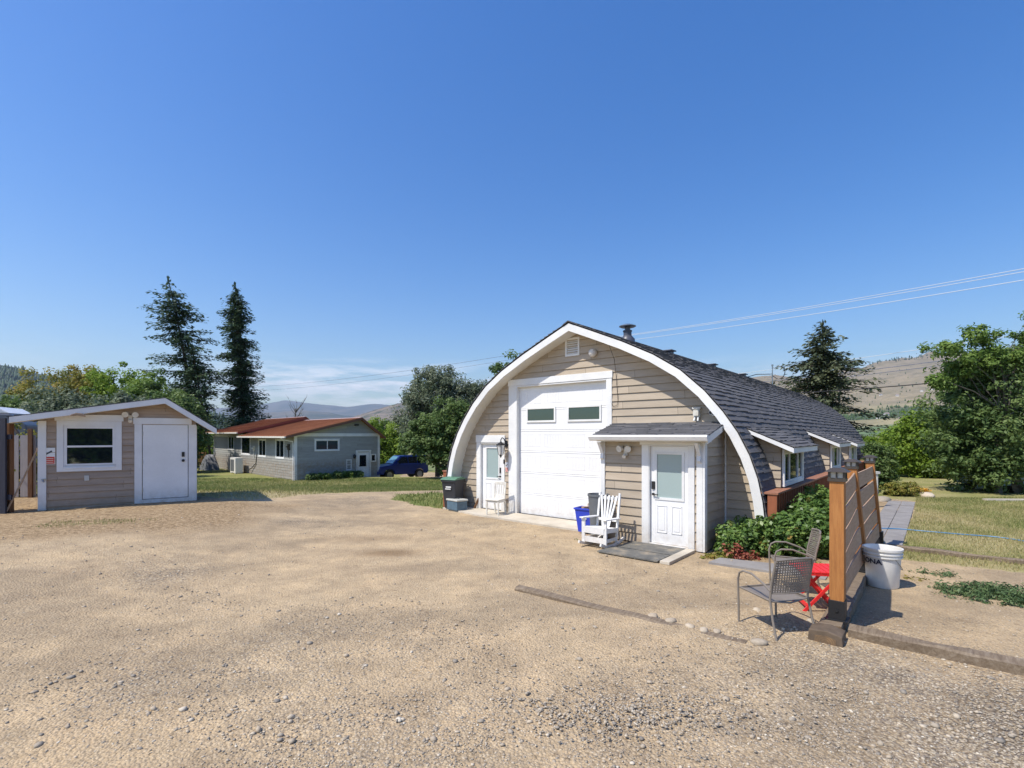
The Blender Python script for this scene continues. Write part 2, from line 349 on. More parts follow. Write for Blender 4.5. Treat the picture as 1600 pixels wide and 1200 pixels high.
# graded gravel: where the stone sits thicker
grv=np.clip(.10*ss(9,4,Y)+1.1*(fbm(X,Y,2.4,31)-.45)+.35*(fbm(X,Y,.7,33)-.5)+.25*ss(-1,3,X)*ss(8,5,Y),0,1).ravel()
damp=np.maximum(np.exp(-(((X+2.35)/.62)**2+((Y-9.55)/.3)**2)**1.4),.55*np.exp(-(((X+3.3)/1.1)**2+((Y-10.9)/.35)**2)))
damp=np.clip(damp*(.7+.6*fbm(X,Y,.4,3)),0,1).ravel()
soil=np.maximum(np.clip((sdist(X,Y,[(-20,8.4),(-8.4,8.8),(-6.0,11.4),(-6.4,15.2),(-12,17),(-20,17)])+(fbm(X,Y,1.5,41)-.5)*2)/1.0,0,1),np.clip((sdist(X,Y,[XY(-3.4,9.3),XY(-1.2,9.9),XY(-1.2,24),XY(-2.5,24)])+(fbm(X,Y,.8,42)-.5)*.5)/.4,0,1)).ravel()
track=(ss(.48,.62,fbm(X*.45+Y*.2,Y*1.1-X*.25,1.3,51))*.8).ravel()
G=Mt('ground_gravel_and_turf',(.4,.33,.24),.95,0,.15); v=G.coord()
ga=G.attr('grass'); ds=G.attr('dry'); gr=G.attr('gravel'); dp=G.attr('damp')
n_big=G.noise(v,.55,6,.6); n_mid=G.noise(v,3,6,.65); n_f=G.noise(v,26,5,.7)
dirt=G.mix(.5,G.ramp(n_big,[(.32,(.39,.275,.155)),(.5,(.47,.345,.20)),(.7,(.55,.42,.255))]),G.ramp(n_mid,[(.3,(.33,.235,.13)),(.6,(.49,.365,.22)),(.8,(.56,.45,.29))]))
dirt=G.mix(G.math('MULTIPLY',n_f,.75),dirt,G.ramp(G.noise(v,70,3,.6),[(.35,(.22,.17,.12)),(.55,(.44,.36,.26)),(.7,(.66,.58,.46))]))
vo=G.vor(v,42); peb=G.mix(.25,G.ramp(G.node('ShaderNodeSeparateColor').outputs[0],[(0,(.2,.2,.2)),(1,(.6,.6,.6))]),(.4,.35,.3))
sc_=G.node('ShaderNodeSeparateColor'); G.l.new(vo.outputs['Color'],sc_.inputs[0])
peb=G.ramp(sc_.outputs[0],[(0,(.17,.16,.16)),(.35,(.31,.265,.21)),(.6,(.44,.355,.24)),(.85,(.55,.47,.34)),(1,(.72,.65,.52))])
edge=G.ramp(vo.outputs['Distance'],[(.35,(1,1,1)),(.7,(.35,.32,.30))]); peb=G.mix(1,peb,edge,'MULTIPLY')
gfac=G.ramp(G.math('ADD',gr,G.math('MULTIPLY',G.math('SUBTRACT',n_f,.5),1.3)),[(.15,(.12,.12,.12)),(.7,(.95,.95,.95))])
base=G.mix(gfac,dirt,peb)
v2=G.vor(v,13); sc2=G.node('ShaderNodeSeparateColor'); G.l.new(v2.outputs['Color'],sc2.inputs[0])
spk=G.ramp(sc2.outputs[0],[(0,(.45,.43,.42)),(.18,(.62,.6,.58)),(.3,(.93,.92,.9)),(.8,(1.05,1.04,1.0)),(1,(1.3,1.27,1.2))])
spm=G.ramp(G.math('ADD',v2.outputs['Distance'],G.math('MULTIPLY',n_f,.3)),[(.42,(1,1,1)),(.6,(0,0,0))])
base=G.mix(G.math('MULTIPLY',spm,G.math('ADD',.35,G.math('MULTIPLY',gr,.6))),base,G.mix(1,base,spk,'MULTIPLY'))
base=G.mix(G.math('MULTIPLY',G.attr('track'),.7),base,G.mix(1,base,(.70,.71,.74),'MULTIPLY'))
soilc=G.ramp(G.noise(v,14,6,.75),[(.34,(.12,.08,.045)),(.47,(.26,.18,.10)),(.58,(.40,.29,.17)),(.7,(.56,.44,.28))])
base=G.mix(.8,base,G.mix(1,base,G.ramp(G.noise(v,1.7,7,.68),[(.33,(.80,.78,.76)),(.5,(1.04,1.02,.98)),(.66,(1.27,1.22,1.13))]),'MULTIPLY'))
base=G.mix(G.math('MULTIPLY',G.attr('soil'),.95),base,soilc)
base=G.mix(G.math('MULTIPLY',dp,.75),base,(.20,.13,.07))
turf=G.ramp(G.math('ADD',ds,G.math('MULTIPLY',G.math('SUBTRACT',G.noise(v,9,5,.7),.5),.7)),[(.1,(.09,.14,.03)),(.4,(.19,.22,.06)),(.65,(.34,.31,.13)),(.95,(.50,.41,.23))])
turf=G.mix(G.math('MULTIPLY',n_f,.5),turf,(.13,.12,.05))
gf=G.ramp(G.math('ADD',ga,G.math('MULTIPLY',G.math('SUBTRACT',G.noise(v,7,5,.75),.5),.8)),[(.42,(0,0,0)),(.6,(1,1,1))])
G.col(G.mix(gf,base,turf))
hgt=G.math('ADD',G.math('MULTIPLY',n_f,.6),G.math('MULTIPLY',G.math('SUBTRACT',1,vo.outputs['Distance']),.6)); G.bump(G.math('ADD',hgt,G.math('MULTIPLY',G.noise(v,6,4,.6),.8)),.9,.025)
gnd=kind(npmesh('ground',Vg,F,G.m,None,{'grass':gm,'dry':dr,'gravel':grv,'damp':damp,'soil':soil,'track':track},True),'structure')
# pebbles lying on the drive (nobody could count them)
import bmesh
bm=bmesh.new(); bmesh.ops.create_icosphere(bm,subdivisions=1,radius=1); IV=np.array([v.co[:] for v in bm.verts]); IF=np.array([[v.index for v in f.verts] for f in bm.faces]); bm.free()
def stones(name,P,S,seed=1,flatz=.55):
    r=np.random.default_rng(seed); n=len(P)
    an=r.uniform(0,2*PI,n); sx=S*r.uniform(.7,1.3,n); sy=S*r.uniform(.6,1.1,n); sz=S*r.uniform(.35,flatz+.15,n)
    V=IV[None]*(1+r.uniform(-.22,.22,(n,len(IV),1)))
    x=V[:,:,0]*sx[:,None]; y=V[:,:,1]*sy[:,None]; z=V[:,:,2]*sz[:,None]
    c,s=np.cos(an)[:,None],np.sin(an)[:,None]
    V=np.stack([x*c-y*s+P[:,None,0],x*s+y*c+P[:,None,1],z+P[:,None,2]+sz[:,None]*.35],-1)
    F=(IF[None]+np.arange(n)[:,None,None]*len(IV)).reshape(-1,3)
    t=np.repeat(np.clip(r.beta(1.6,1.8,n),0,1),len(IV))
    return npmesh(name,V.reshape(-1,3),F,stonem,None,{'tint':t},False)
n=70000
py=1/rng.uniform(1/17.,1/3.0,n); px=(rng.uniform(-.1,1.1,n)-.5)*2.1*py
keep=(grassmask(px,py)<.3)
aa,bb=AB(px,py); keep&=~((aa<-2.3)&(bb>9.6))
pr=.08*ss(9,4,py)+1.1*(fbm(px,py,2.4,31)-.45)+.25*ss(-1,3,px)*ss(8,5,py)
keep&=rng.uniform(0,1,n)<np.clip(pr*1.4+.16,.12,1); px,py=px[keep],py[keep]
S=np.clip(rng.lognormal(-5.15,.45,len(px)),.003,.022)
kind(stones('gravel',np.stack([px,py,terr(px,py)+(fbm(px,py,1.6,2)-.5)*.07],-1),S),'stuff')
n=11000; py=1/rng.uniform(1/24.,1/3.6,n); px=(rng.uniform(-.1,1.1,n)-.5)*2.1*py
aa,bb=AB(px,py); keep=(grassmask(px,py)<.3)&~((aa<-2.3)&(bb>9.6)); keep&=rng.uniform(0,1,n)<np.clip(.25+1.6*(fbm(px,py,2.4,31)-.42),.05,1); px,py=px[keep],py[keep]
kind(stones('scattered_stones',np.stack([px,py,terr(px,py)+(fbm(px,py,1.6,2)-.5)*.07],-1),np.clip(rng.lognormal(-4.5,.45,len(px)),.006,.035),8),'stuff')
# thicker band of river stones at the near edge and along the buried timber
q=1400; bx=rng.normal(.8,.6,q); by=rng.normal(4.05,.2,q); S=np.clip(rng.lognormal(-4.75,.35,q),.005,.02)
P=np.stack([bx,by,terr(bx,by)+.01],-1)
q2=1300; bx2=rng.uniform(1.2,5.2,q2); by2=rng.normal(4.9,.5,q2)-.28*(bx2-2); S2=np.clip(rng.lognormal(-4.95,.4,q2),.004,.017)
P2=np.stack([bx2,by2,terr(bx2,by2)+.008],-1)
kind(stones('river_stones',np.concatenate([P,P2]),np.concatenate([S,S2]),3),'stuff')

def blades(name,X,Y,h,mat,seed=0,w=.006,drv=None,par=None,base=None):
    r=np.random.default_rng(seed); n=len(X); z=(terr(X,Y)+(fbm(X,Y,1.6,2)-.5)*.07) if base is None else base
    a=r.uniform(0,2*PI,n); le=r.uniform(.1,.8,n)*h; hx=np.cos(a)*le; hy=np.sin(a)*le; hh=h*r.uniform(.6,1.2,n)
    b=r.uniform(0,2*PI,n); wx=np.cos(b)*w; wy=np.sin(b)*w
    V=np.stack([np.stack([X-wx,Y-wy,z-.01],-1),np.stack([X+wx,Y+wy,z-.01],-1),np.stack([X+hx,Y+hy,z+hh],-1)],1).reshape(-1,3)
    F=np.arange(3*n).reshape(-1,3); t=np.repeat(np.clip(drv+r.normal(0,.16,n),0,1),3)
    return npmesh(name,V,F,mat,par,{'tint':t})
def scatter(n,x0,x1,y0,y1,thr=.5,pw=1):
    x=rng.uniform(x0,x1,n); y=y0+(y1-y0)*rng.uniform(0,1,n)**pw; g=grassmask(x,y); k=g>thr*rng.uniform(.6,1.4,n); return x[k],y[k]
x,y=scatter(150000,6,22,8.2,18)
aa,bb=AB(x,y); k=aa>-.52; x,y=x[k],y[k]
kind(blades('lawn_grass',x,y,rng.uniform(.025,.075,len(x))*(.5+fbm(x,y,.5,62)),grassm,1,.008,np.clip(dryness(x,y)*1.25-.12,0,1)),'stuff')
x,y=scatter(170000,-30,3,12,38,.5,.8)
kind(blades('yard_grass',x,y,rng.uniform(.04,.12,len(x))*(.6+.9*fbm(x,y,.7,61)),grassm,2,.014,dryness(x,y)*.9),'stuff')
x,y=scatter(26000,-16,-6,8.5,13,.25)
kind(blades('verge_grass',x,y,rng.uniform(.02,.07,len(x)),grassm,3,.007,.45+.3*rng.uniform(0,1,len(x))),'stuff')
# far valley floor
R_=np.array([70,85,120,200,350,600,1000,2000,5000,16000.]); n=72
an=np.linspace(0,2*PI,n,endpoint=False)
V=[];
for r_ in R_:
    zz=-4.6-4*(ss(85,350,r_)) -6*ss(300,900,r_)
    for a in an: V.append((r_*math.sin(a),r_*math.cos(a)-2,zz+ (0 if r_<120 else 3*math.sin(a*3+r_*.01))))
F=[]
for i in range(len(R_)-1):
    for k in range(n): F.append((i*n+k,i*n+(k+1)%n,(i+1)*n+(k+1)%n,(i+1)*n+k))
vf=Mt('valley_fields',(.25,.24,.12),.95,0,.1); v=vf.coord(); nn=vf.noise(v,.006,6); vf.col(vf.ramp(nn,[(.35,(.10,.15,.05)),(.5,(.28,.25,.13)),(.65,(.40,.34,.21))]))
kind(npmesh('valley',np.array(V),np.array(F),vf.m,None,None,True),'structure')
def hill(name,prof,D0,D1,y0,mat,seed,rough,ns=40,naz=150,pw=1.0,bands=True,back=1.25):
    pxs=np.linspace(prof[0][0],prof[-1][0],naz); yr=np.interp(pxs,[p[0] for p in prof],[p[1] for p in prof])
    s=np.linspace(0,1,ns); V=[];S=[]
    for i,sv in enumerate(s):
        D=D0+(D1-D0)*sv**1.15
        el=(680-y0)/780+((680-yr)/780-(680-y0)/780)*(sv**pw)
        x=(pxs-800)/780*D; z=2.25+el*D
        am=rough*D*min(1,sv*3)
        z=z+am*(fbm(x,np.full_like(x,D),D1*.09,seed)-.5)+am*.9*(np.abs(fbm(x,np.full_like(x,D)*.6,D1*.035,seed+5)-.5))
        V.append(np.stack([x,np.full_like(x,D),z],-1)); S.append(np.full(naz,sv))
    last=V[-1].copy(); last[:,0]*=back; last[:,1]*=back; last[:,2]*=.4; V.append(last); S.append(np.ones(naz))
    V=np.concatenate(V); S=np.concatenate(S); n2=ns+1
    idx=np.arange(n2*naz).reshape(n2,naz); F=np.stack([idx[:-1,:-1],idx[:-1,1:],idx[1:,1:],idx[1:,:-1]],-1).reshape(-1,4)
    return kind(npmesh(name,V,F,mat,None,{'up':S},True),'structure')
def hillz_lookup(o):
    co=np.empty(len(o.data.vertices)*3,np.float32); o.data.vertices.foreach_get('co',co); return co.reshape(-1,3)
hm=Mt('dry_grass_hill',(.35,.28,.18),.95,0,.1); v=hm.coord(); u=hm.attr('up')
uu=hm.math('ADD',u,hm.math('MULTIPLY',hm.math('SUBTRACT',hm.noise(v,.0028,4),.5),.10))
land=hm.ramp(uu,[(0,(.16,.16,.07)),(.10,(.30,.27,.13)),(.15,(.12,.18,.08)),(.21,(.14,.20,.09)),(.235,(.34,.29,.16)),(.30,(.34,.29,.16)),(.315,(.06,.09,.045)),(.39,(.08,.11,.055)),(.42,(.32,.27,.155)),(.52,(.31,.25,.155)),(1,(.28,.225,.15))])
land=hm.mix(hm.ramp(hm.noise(v,.012,8,.7),[(.42,(0,0,0)),(.66,(.7,.7,.7))]),land,(.13,.12,.07))
land=hm.mix(hm.ramp(hm.noise(v,.06,3,.6),[(.62,(0,0,0)),(.70,(.8,.8,.8))]),land,(.06,.07,.04))
hm.col(land)
rh=hill('dry_hill',[(1000,600),(1150,592),(1210,587),(1250,590),(1290,583),(1340,578),(1385,566),(1440,558),(1500,553),(1600,548),(1750,540),(2100,560)],650,3600,702,hm.m,3,.022,60,220,.9)
mm=Mt('far_mountain',(.13,.14,.12),.95,0,.1); v=mm.coord(); mm.col(mm.ramp(mm.noise(v,.0016,8,.65),[(.4,(.05,.065,.045)),(.6,(.15,.13,.10))])); 
hill('far_mountains',[(-1200,600),(-300,615),(150,625),(300,640),(345,638),(400,633),(447,626),(480,631),(520,634),(545,636),(582,631),(625,636),(700,640),(900,630),(1200,625)],9000,15000,672,mm.m,5,.004,24,220,.8)
hill('middle_mountains',[(-400,655),(200,656),(330,652),(420,645),(470,641),(510,645),(540,650),(600,655),(700,650),(900,650)],6000,8500,676,mm.m,9,.004,20,160,.8)
m3=Mt('brown_mountain',(.2,.17,.13),.95,0,.1); v=m3.coord(); m3.col(m3.ramp(m3.noise(v,.006,8,.7),[(.4,(.06,.07,.045)),(.55,(.20,.16,.12)),(.7,(.26,.21,.15))]))
hill('brown_mountain',[(530,664),(555,650),(600,638),(632,632),(680,625),(760,615),(900,605),(1100,615)],2600,4200,672,m3.m,14,.012,26,140,.9)
m4=Mt('forested_hill',(.04,.06,.05),.95,0,.1); v=m4.coord(); m4.col(m4.ramp(m4.noise(v,.03,8,.7),[(.4,(.02,.032,.024)),(.7,(.055,.075,.05))]))
fh=hill('forested_hill',[(-900,520),(-300,545),(0,570),(30,577),(60,586),(150,600),(300,640),(420,668)],700,1900,690,m4.m,17,.012,30,160,.9)

# ---------------------------------------------------------------- foliage builders
def leafmesh(name,P,size,mat,parent=None,asp=.5,seed=0,tint=None,out=None,upb=.5,tri=False):
    r=np.random.default_rng(seed); n=len(P); P=np.asarray(P,float)
    nrm=r.normal(0,1,(n,3)); nrm[:,2]=np.abs(nrm[:,2])*1.0+upb
    if out is not None: nrm=nrm*.7+out*1.1
    nrm/=np.linalg.norm(nrm,axis=1)[:,None]+1e-9
    a=r.normal(0,1,(n,3)); a-=nrm*(a*nrm).sum(1)[:,None]; a/=np.linalg.norm(a,axis=1)[:,None]+1e-9
    b=np.cross(nrm,a); s=(size*r.uniform(.5,1.6,n))[:,None]
    V=np.stack([P-a*s*.5,P+b*s*asp*.5+nrm*s*.1,P+a*s*.5-nrm*s*.08,P-b*s*asp*.5+nrm*s*.1],1).reshape(-1,3)
    F=np.arange(4*n).reshape(-1,4)
    if tint is None: tint=r.uniform(0,1,n)
    return npmesh(name,V,F,mat,parent,{'tint':np.repeat(np.clip(tint,0,1),4)})
def crown_pts(ells,K,n,rc,seed,surf=.5,fl=.75):
    r=np.random.default_rng(seed); vol=np.array([e[3]*e[4]*e[5] for e in ells])**(2/3); pk=vol/vol.sum()
    ci=r.choice(len(ells),K,p=pk); E=np.array(ells)[ci]
    d=r.normal(0,1,(K,3)); d/=np.linalg.norm(d,axis=1)[:,None]; rad=r.uniform(0,1,K)**surf*r.uniform(.8,1.12,K)
    C=E[:,:3]+d*E[:,3:6]*rad[:,None]; ct=r.uniform(0,1,K)
    m=r.integers(int(n*.5),int(n*1.5)+1,K); idx=np.repeat(np.arange(K),m); N=len(idx)
    o=r.normal(0,1,(N,3)); o/=np.linalg.norm(o,axis=1)[:,None]; rr=rc*r.uniform(.6,1.3,K)
    P=C[idx]+o*(rr[idx]*r.uniform(0,1,N)**.45)[:,None]*np.array([1,1,fl])
    return C,P,idx,ct,o
def tree(name,label,x,y,ells,K,n,rc,ls,mat,seed,trunk=.12,barkm=None,asp=.5,group=None,limbs=26,cat='tree',base=None,surf=.5,th0=.55,ttop=None):
    z0=tz(x,y)-.1 if base is None else base
    t=thing(name,label,cat,(x,y,z0),0,group); r=np.random.default_rng(seed+100); rnd=random.Random(seed)
    C,P,idx,ct,o=crown_pts(ells,K,n,rc,seed,surf)
    k=P[:,2]>.04; P,idx,o=P[k],idx[k],o[k]
    tint=.5*ct[idx]+.5*r.uniform(0,1,len(idx))
    leafmesh('crown',P,ls,mat,t,asp,seed,tint,o)
    m=MB(); top=ttop or max(e[2]+e[5]*.4 for e in ells); cx=np.mean([e[0] for e in ells])
    nseg=8; pts=[(cx*(i/nseg)**1.5+rnd.uniform(-1,1)*.05*i*trunk*4,rnd.uniform(-1,1)*.05*i*trunk*4,top*i/nseg) for i in range(nseg+1)]
    m.tube(pts,[trunk*(1-.85*i/nseg)+.01 for i in range(nseg+1)],8)
    for j in r.choice(len(C),min(limbs,len(C)),replace=False):
        c=Vector(C[j]); h=max(.12*top,min(top*.9,c.z*th0*rnd.uniform(.7,1.2))); i=min(nseg-1,int(h/top*nseg)); p=Vector(pts[i])
        L=(c-p).length; mid=(p+c)/2+Vector((rnd.uniform(-.1,.1)*L,rnd.uniform(-.1,.1)*L,-.08*L+rnd.uniform(0,.12)*L))
        rb=trunk*.38*(1-.6*i/nseg); m.tube([p,mid,c],[rb,rb*.6,rb*.22],5,caps=False)
    m.build('trunk',barkm or bark,t,True); return t
def conifer(name,label,x,y,h,prof,mat,seed,z0b=.08,tr=.2,lean=(0,0),step=.32,droop=.25,ls=.26,group=None,dens=1.,nb=7,base=None,fork=None,bend=0,skip=0,density=9):
    zb=tz(x,y)-.1 if base is None else base
    t=thing(name,label,'tree',(x,y,zb),0,group); r=np.random.default_rng(seed); rnd=random.Random(seed)
    def ax(z): f=z/h; return Vector((lean[0]*f+bend*math.sin(f*PI),lean[1]*f,z))
    m=MB(); m.tube([ax(h*i/12) for i in range(13)],[tr*(1-i/12.3)**.8+.012 for i in range(13)],8)
    Ps=[];T=[];A=[]
    z=h*z0b
    while z<h*.985:
        f=z/h; L=np.interp(f,[p[0] for p in prof],[p[1] for p in prof])
        k=max(3,int(nb*rnd.uniform(.7,1.2)))
        ph=rnd.uniform(0,6.28)
        for j in range(k):
            if rnd.random()<skip: continue
            a=ph+j*6.283/k+rnd.uniform(-.4,.4); l=L*rnd.uniform(.45,1.3)
            p=ax(z+rnd.uniform(-.38,.38)); dr=droop*rnd.uniform(.1,1.7)*(1.3-f)
            d=Vector((math.cos(a),math.sin(a),0)); nseg=max(3,int(l/.35)); pts=[]
            for q in range(nseg+1):
                u=q/nseg; pts.append(p+d*l*u+Vector((0,0,-dr*l*(u**1.2)+.35*dr*l*u**3+.12*l*u*(1-f)*.3)))
            m.tube(pts,[max(.008,.035*(l/2.5)*(1-q/nseg)+.006) for q in range(nseg+1)],4,caps=False)
            ct=rnd.uniform(0,1)
            for q in range(1,nseg+1):
                u=q/nseg; w=min(.75,.34*l)*(1-u*.75)+.08
                cnt=max(2,int(density*dens*w/.3*l/nseg/.3))
                for _ in range(cnt):
                    off=rnd.uniform(-1,1); s_=d.cross(Vector((0,0,1)))
                    pp=pts[q-1].lerp(pts[q],rnd.random())+s_*off*w+Vector((0,0,-abs(off)*w*.45+rnd.gauss(-.05,.14)))+d*rnd.uniform(-.05,.15)
                    Ps.append(pp[:]); T.append(.35*ct+.3*rnd.random()+.35*u*rnd.random()); dd=(d*.9+s_*off*.9+Vector((0,0,-.25))); A.append(dd.normalized()[:])
        z+=step*rnd.uniform(.75,1.3)*(1.15-.45*f)
    # leader tuft
    for _ in range(30): Ps.append((ax(h)+Vector((rnd.gauss(0,.07),rnd.gauss(0,.07),rnd.uniform(-.5,.25))))[:]); T.append(rnd.random()); A.append((0,0,1))
    P=np.array(Ps); Aa=np.array(A); N=len(P)
    Aa=Aa+r.normal(0,.28,(N,3)); Aa/=np.linalg.norm(Aa,axis=1)[:,None]; b=np.cross(Aa,r.normal(0,1,(N,3))*.5+np.array([0,0,1])); b/=np.linalg.norm(b,axis=1)[:,None]+1e-9
    s=(ls*r.uniform(.6,1.4,N))[:,None]
    V=np.stack([P-Aa*s*.5,P+b*s*.2,P+Aa*s*.5,P-b*s*.2],1).reshape(-1,3)
    npmesh('crown',V,np.arange(4*N).reshape(-1,4),mat,t,{'tint':np.repeat(np.array(T),4)})
    m.build('trunk',bark,t,True); return t

# ---------------------------------------------------------------- siding and window makers
def siding_wall(mb,z0,z1,step,prof,openings=(),yf=0,t=.024):
    z=z0
    while z<z1-1e-4:
        zt=min(z+step,z1); cuts=sorted({z,zt}|{q for o in openings for q in(o[2],o[3]) if z<q<zt})
        for a,b in zip(cuts[:-1],cuts[1:]):
            xa=prof(a+1e-4);xb=prof(b-1e-4); mid=(a+b)/2
            cut=sorted((o[0],o[1]) for o in openings if o[2]<mid<o[3])
            segs=[];L=None
            def X(side,q): return q[side]
            cur=('L',None)
            for c0,c1 in cut:
                segs.append((cur[1],c0)); cur=('x',c1)
            segs.append((cur[1],None))
            ya=yf-t*(1-(a-z)/step); yb=yf-t*(1-(b-z)/step)
            for l,r_ in segs:
                la=xa[0] if l is None else max(l,xa[0]); lb=xb[0] if l is None else max(l,xb[0])
                ra=xa[1] if r_ is None else min(r_,xa[1]); rb=xb[1] if r_ is None else min(r_,xb[1])
                if ra<=la and rb<=lb: continue
                ra=max(ra,la); rb=max(rb,lb)
                gp_=.011 if a-z<1e-6 else 0
                mb.add([(la,ya,a+gp_),(ra,ya,a+gp_),(rb,yb,b),(lb,yb,b),(la,yf+.008,a+gp_),(ra,yf+.008,a+gp_),(la,yf+.008,a),(ra,yf+.008,a)],[(0,1,2,3),(0,4,5,1)]+([(6,7,5,4)] if gp_ else []))
        z=zt
def rotM(loc,rz): return Matrix.Translation(loc)@Matrix.Rotation(rz,4,'Z')
def window(par,x0,x1,z0,z1,y,M=None,fr=.09,sash=.035,glass=None,mat=None,mull=(),rails=(),head=None,depth=.035,fmat=None):
    """frame on a wall whose outside faces -y"""
    m=MB(); m.M=M
    m.box(x0-fr,x0,y-depth,y+.02,z0-fr,z1+fr); m.box(x1,x1+fr,y-depth,y+.02,z0-fr,z1+fr)
    m.box(x0,x1,y-depth,y+.02,z1,z1+fr); m.box(x0,x1,y-depth,y+.02,z0-fr,z0)
    if head: m.box(x0-fr-.04,x1+fr+.04,y-depth-.012,y+.02,z1+fr+.002,z1+fr+head)
    m.box(x0,x0+sash,y-.012,y+.03,z0,z1);m.box(x1-sash,x1,y-.012,y+.03,z0,z1);m.box(x0+sash,x1-sash,y-.012,y+.03,z1-sash,z1);m.box(x0+sash,x1-sash,y-.012,y+.03,z0,z0+sash)
    for q in mull: m.box(q-.03,q+.03,y-.016,y+.03,z0+sash,z1-sash)
    for q in rails: m.box(x0+sash,x1-sash,y-.016,y+.03,q-.025,q+.025)
    w=m.build('window',fmat or white,par,bevel=.003)
    g=MB(); g.M=M; g.box(x0+sash,x1-sash,y+.006,y+.02,z0+sash,z1-sash); g.build('glass',glass or glassd,w); return w
def floodlight(par,x,y,z,M=None,s=1):
    m=MB(); m.M=M
    m.box(x-.04*s,x+.04*s,y-.03,y,z-.16*s,z-.02*s)
    for sx in(-1,1):
        c=Vector((x+sx*.085*s,y-.07,z)); d=Vector((sx*.25,-1,-.25)).normalized()
        m.tube([c-d*.06*s,c-d*.02*s,c+d*.06*s],[.03*s,.06*s,.068*s],12)
    m.tube([(x,y-.03,z-.13*s),(x,y-.10,z-.17*s)],[.03*s,.042*s],10)
    return m.build('flood_light',oldwhite,par,True)
def shingle_patch(mb,tints,P,exp=.145,tab=.3,t0=.014,tr=.014,seed=0,y0=0,y1=1,jit=.012):
    """P: list of (x,z) from eave to ridge; tabs run along y"""
    rnd=random.Random(seed); L=[0]
    for i in range(len(P)-1): L.append(L[-1]+math.dist(P[i],P[i+1]))
    def at(s):
        s=max(0,min(L[-1],s))
        for i in range(len(P)-1):
            if s<=L[i+1]+1e-9:
                u=(s-L[i])/(L[i+1]-L[i]); x=P[i][0]+(P[i+1][0]-P[i][0])*u; z=P[i][1]+(P[i+1][1]-P[i][1])*u
                tx,tz_=P[i+1][0]-P[i][0],P[i+1][1]-P[i][1]; l=math.hypot(tx,tz_); return x,z,-tz_/l,tx/l
    s=0; sg=None
    x,z,nx_,nz_=at(L[-1]/2); sg=1 if nz_>0 else -1
    k=0
    while s<L[-1]-.02:
        y=y0-rnd.uniform(0,tab)
        while y<y1:
            w=tab*rnd.uniform(.45,1.25); a,b=max(y,y0),min(y+w,y1); y+=w
            if b-a<.01: continue
            t=t0+(tr if rnd.random()<.5 else 0); lo=s-(jit if rnd.random()<.4 else 0)
            xa,za,na,ma=at(lo); xb,zb,nb_,mb_=at(s+exp+.01)
            na*=sg;ma*=sg;nb_*=sg;mb_*=sg
            if lo<0: za+=(lo if False else 0)
            q=.003
            v=[(xa+na*t,a,za+ma*t),(xa+na*t,b,za+ma*t),(xb+nb_*q,b,zb+mb_*q),(xb+nb_*q,a,zb+mb_*q),(xa,a,za),(xa,b,za),(xb,a,zb),(xb,b,zb)]
            mb.add(v,[(0,1,2,3),(4,5,1,0),(4,0,3,6),(5,7,2,1)]); tints+= [min(1,max(0,rnd.gauss(.5,.13)+(.06 if t>t0 else -.04)))]*8
        s+=exp; k+=1
def shingles(name,par,specs,M=None):
    m=MB(); m.M=M; T=[]
    for sp in specs: shingle_patch(m,T,**sp)
    o=m.build(name,shingle,par); at=o.data.attributes.new('tint','FLOAT','POINT'); at.data.foreach_set('value',T); return o
# ---------------------------------------------------------------- the arched garage
gx,gy=XY(-7.09,11.0); g=thing('arched_garage','tan garage with a pointed arch roof of dark shingles and a tall white overhead door','garage',(gx,gy,0),-th)
HP=[(4.62,-.05),(4.60,.5),(4.55,.95),(4.46,1.4),(4.31,1.85),(4.08,2.32),(3.80,2.74),(3.42,3.20),(2.90,3.68),(2.28,4.08),(1.50,4.47),(.72,4.81),(0,5.12)]
def offs(P,d):
    out=[]
    for i,p in enumerate(P):
        a=P[max(i-1,0)];b=P[min(i+1,len(P)-1)]; tx,tz_=b[0]-a[0],b[1]-a[1]; l=math.hypot(tx,tz_); out.append((p[0]-tz_/l*d,p[1]+tx/l*d))
    out[-1]=(0,P[-1][1]+( -d if d>0 else -d)*1.12); return out   # d>0 inward
IN=offs(HP,.20); MID=offs(HP,.03)
def profw(z):
    zz=[p[1] for p in IN]; xx=[p[0] for p in IN]; x=float(np.interp(z,zz,xx)) if z<IN[-1][1] else 0
    return (-x,x)
DX=(-2.05,.87)   # overhead door opening in x
ops=[(-2.05,.87,-.1,3.66),(-3.49,-2.61,-.1,2.03)]
m=MB(); siding_wall(m,-.02,IN[-1][1]-.01,.182,profw,ops); m.build('wall',siding,g)
# reveal boxes + backing
m=MB(); m.prism([(-x,z) for x,z in IN]+[(x,z) for x,z in IN[::-1][1:]],19.8,19.9); m.build('back_wall',siding,g)
# roof deck and shingles
m=MB()
for s in(1,-1): m.strip([(s*x,z) for x,z in offs(HP,.01)],[(s*x,z) for x,z in offs(HP,.12)],-.38,20.2)
m.build('roof',felt,g)
specs=[dict(P=[(x,z) for x,z in HP[1:]],y0=-.45,y1=20.3,seed=1,exp=.145,tab=.34,t0=.02,tr=.012,jit=.02),
       dict(P=[(-x,z) for x,z in HP[1:]],y0=-.45,y1=20.3,seed=2,exp=.15,tab=.8,t0=.016,tr=.016)]
shingles('roof_shingles',g,specs)
m=MB(); m.prism([(-.16,5.075),(0,5.155),(.16,5.075),(.16,5.05),(0,5.13),(-.16,5.05)],-.46,20.3); m.build('ridge_cap',shingle,g)
m=MB()
for s in(1,-1):
    A=[(s*x,z) for x,z in MID];B=[(s*x,z) for x,z in IN]
    for i in range(len(A)-1):
        e=.0; m.prism([A[i],A[i+1],B[i+1],B[i]],-.43,-.395)
m.build('fascia',white,g)
m=MB(); Q=offs(HP,.185); Q2=offs(HP,.20)
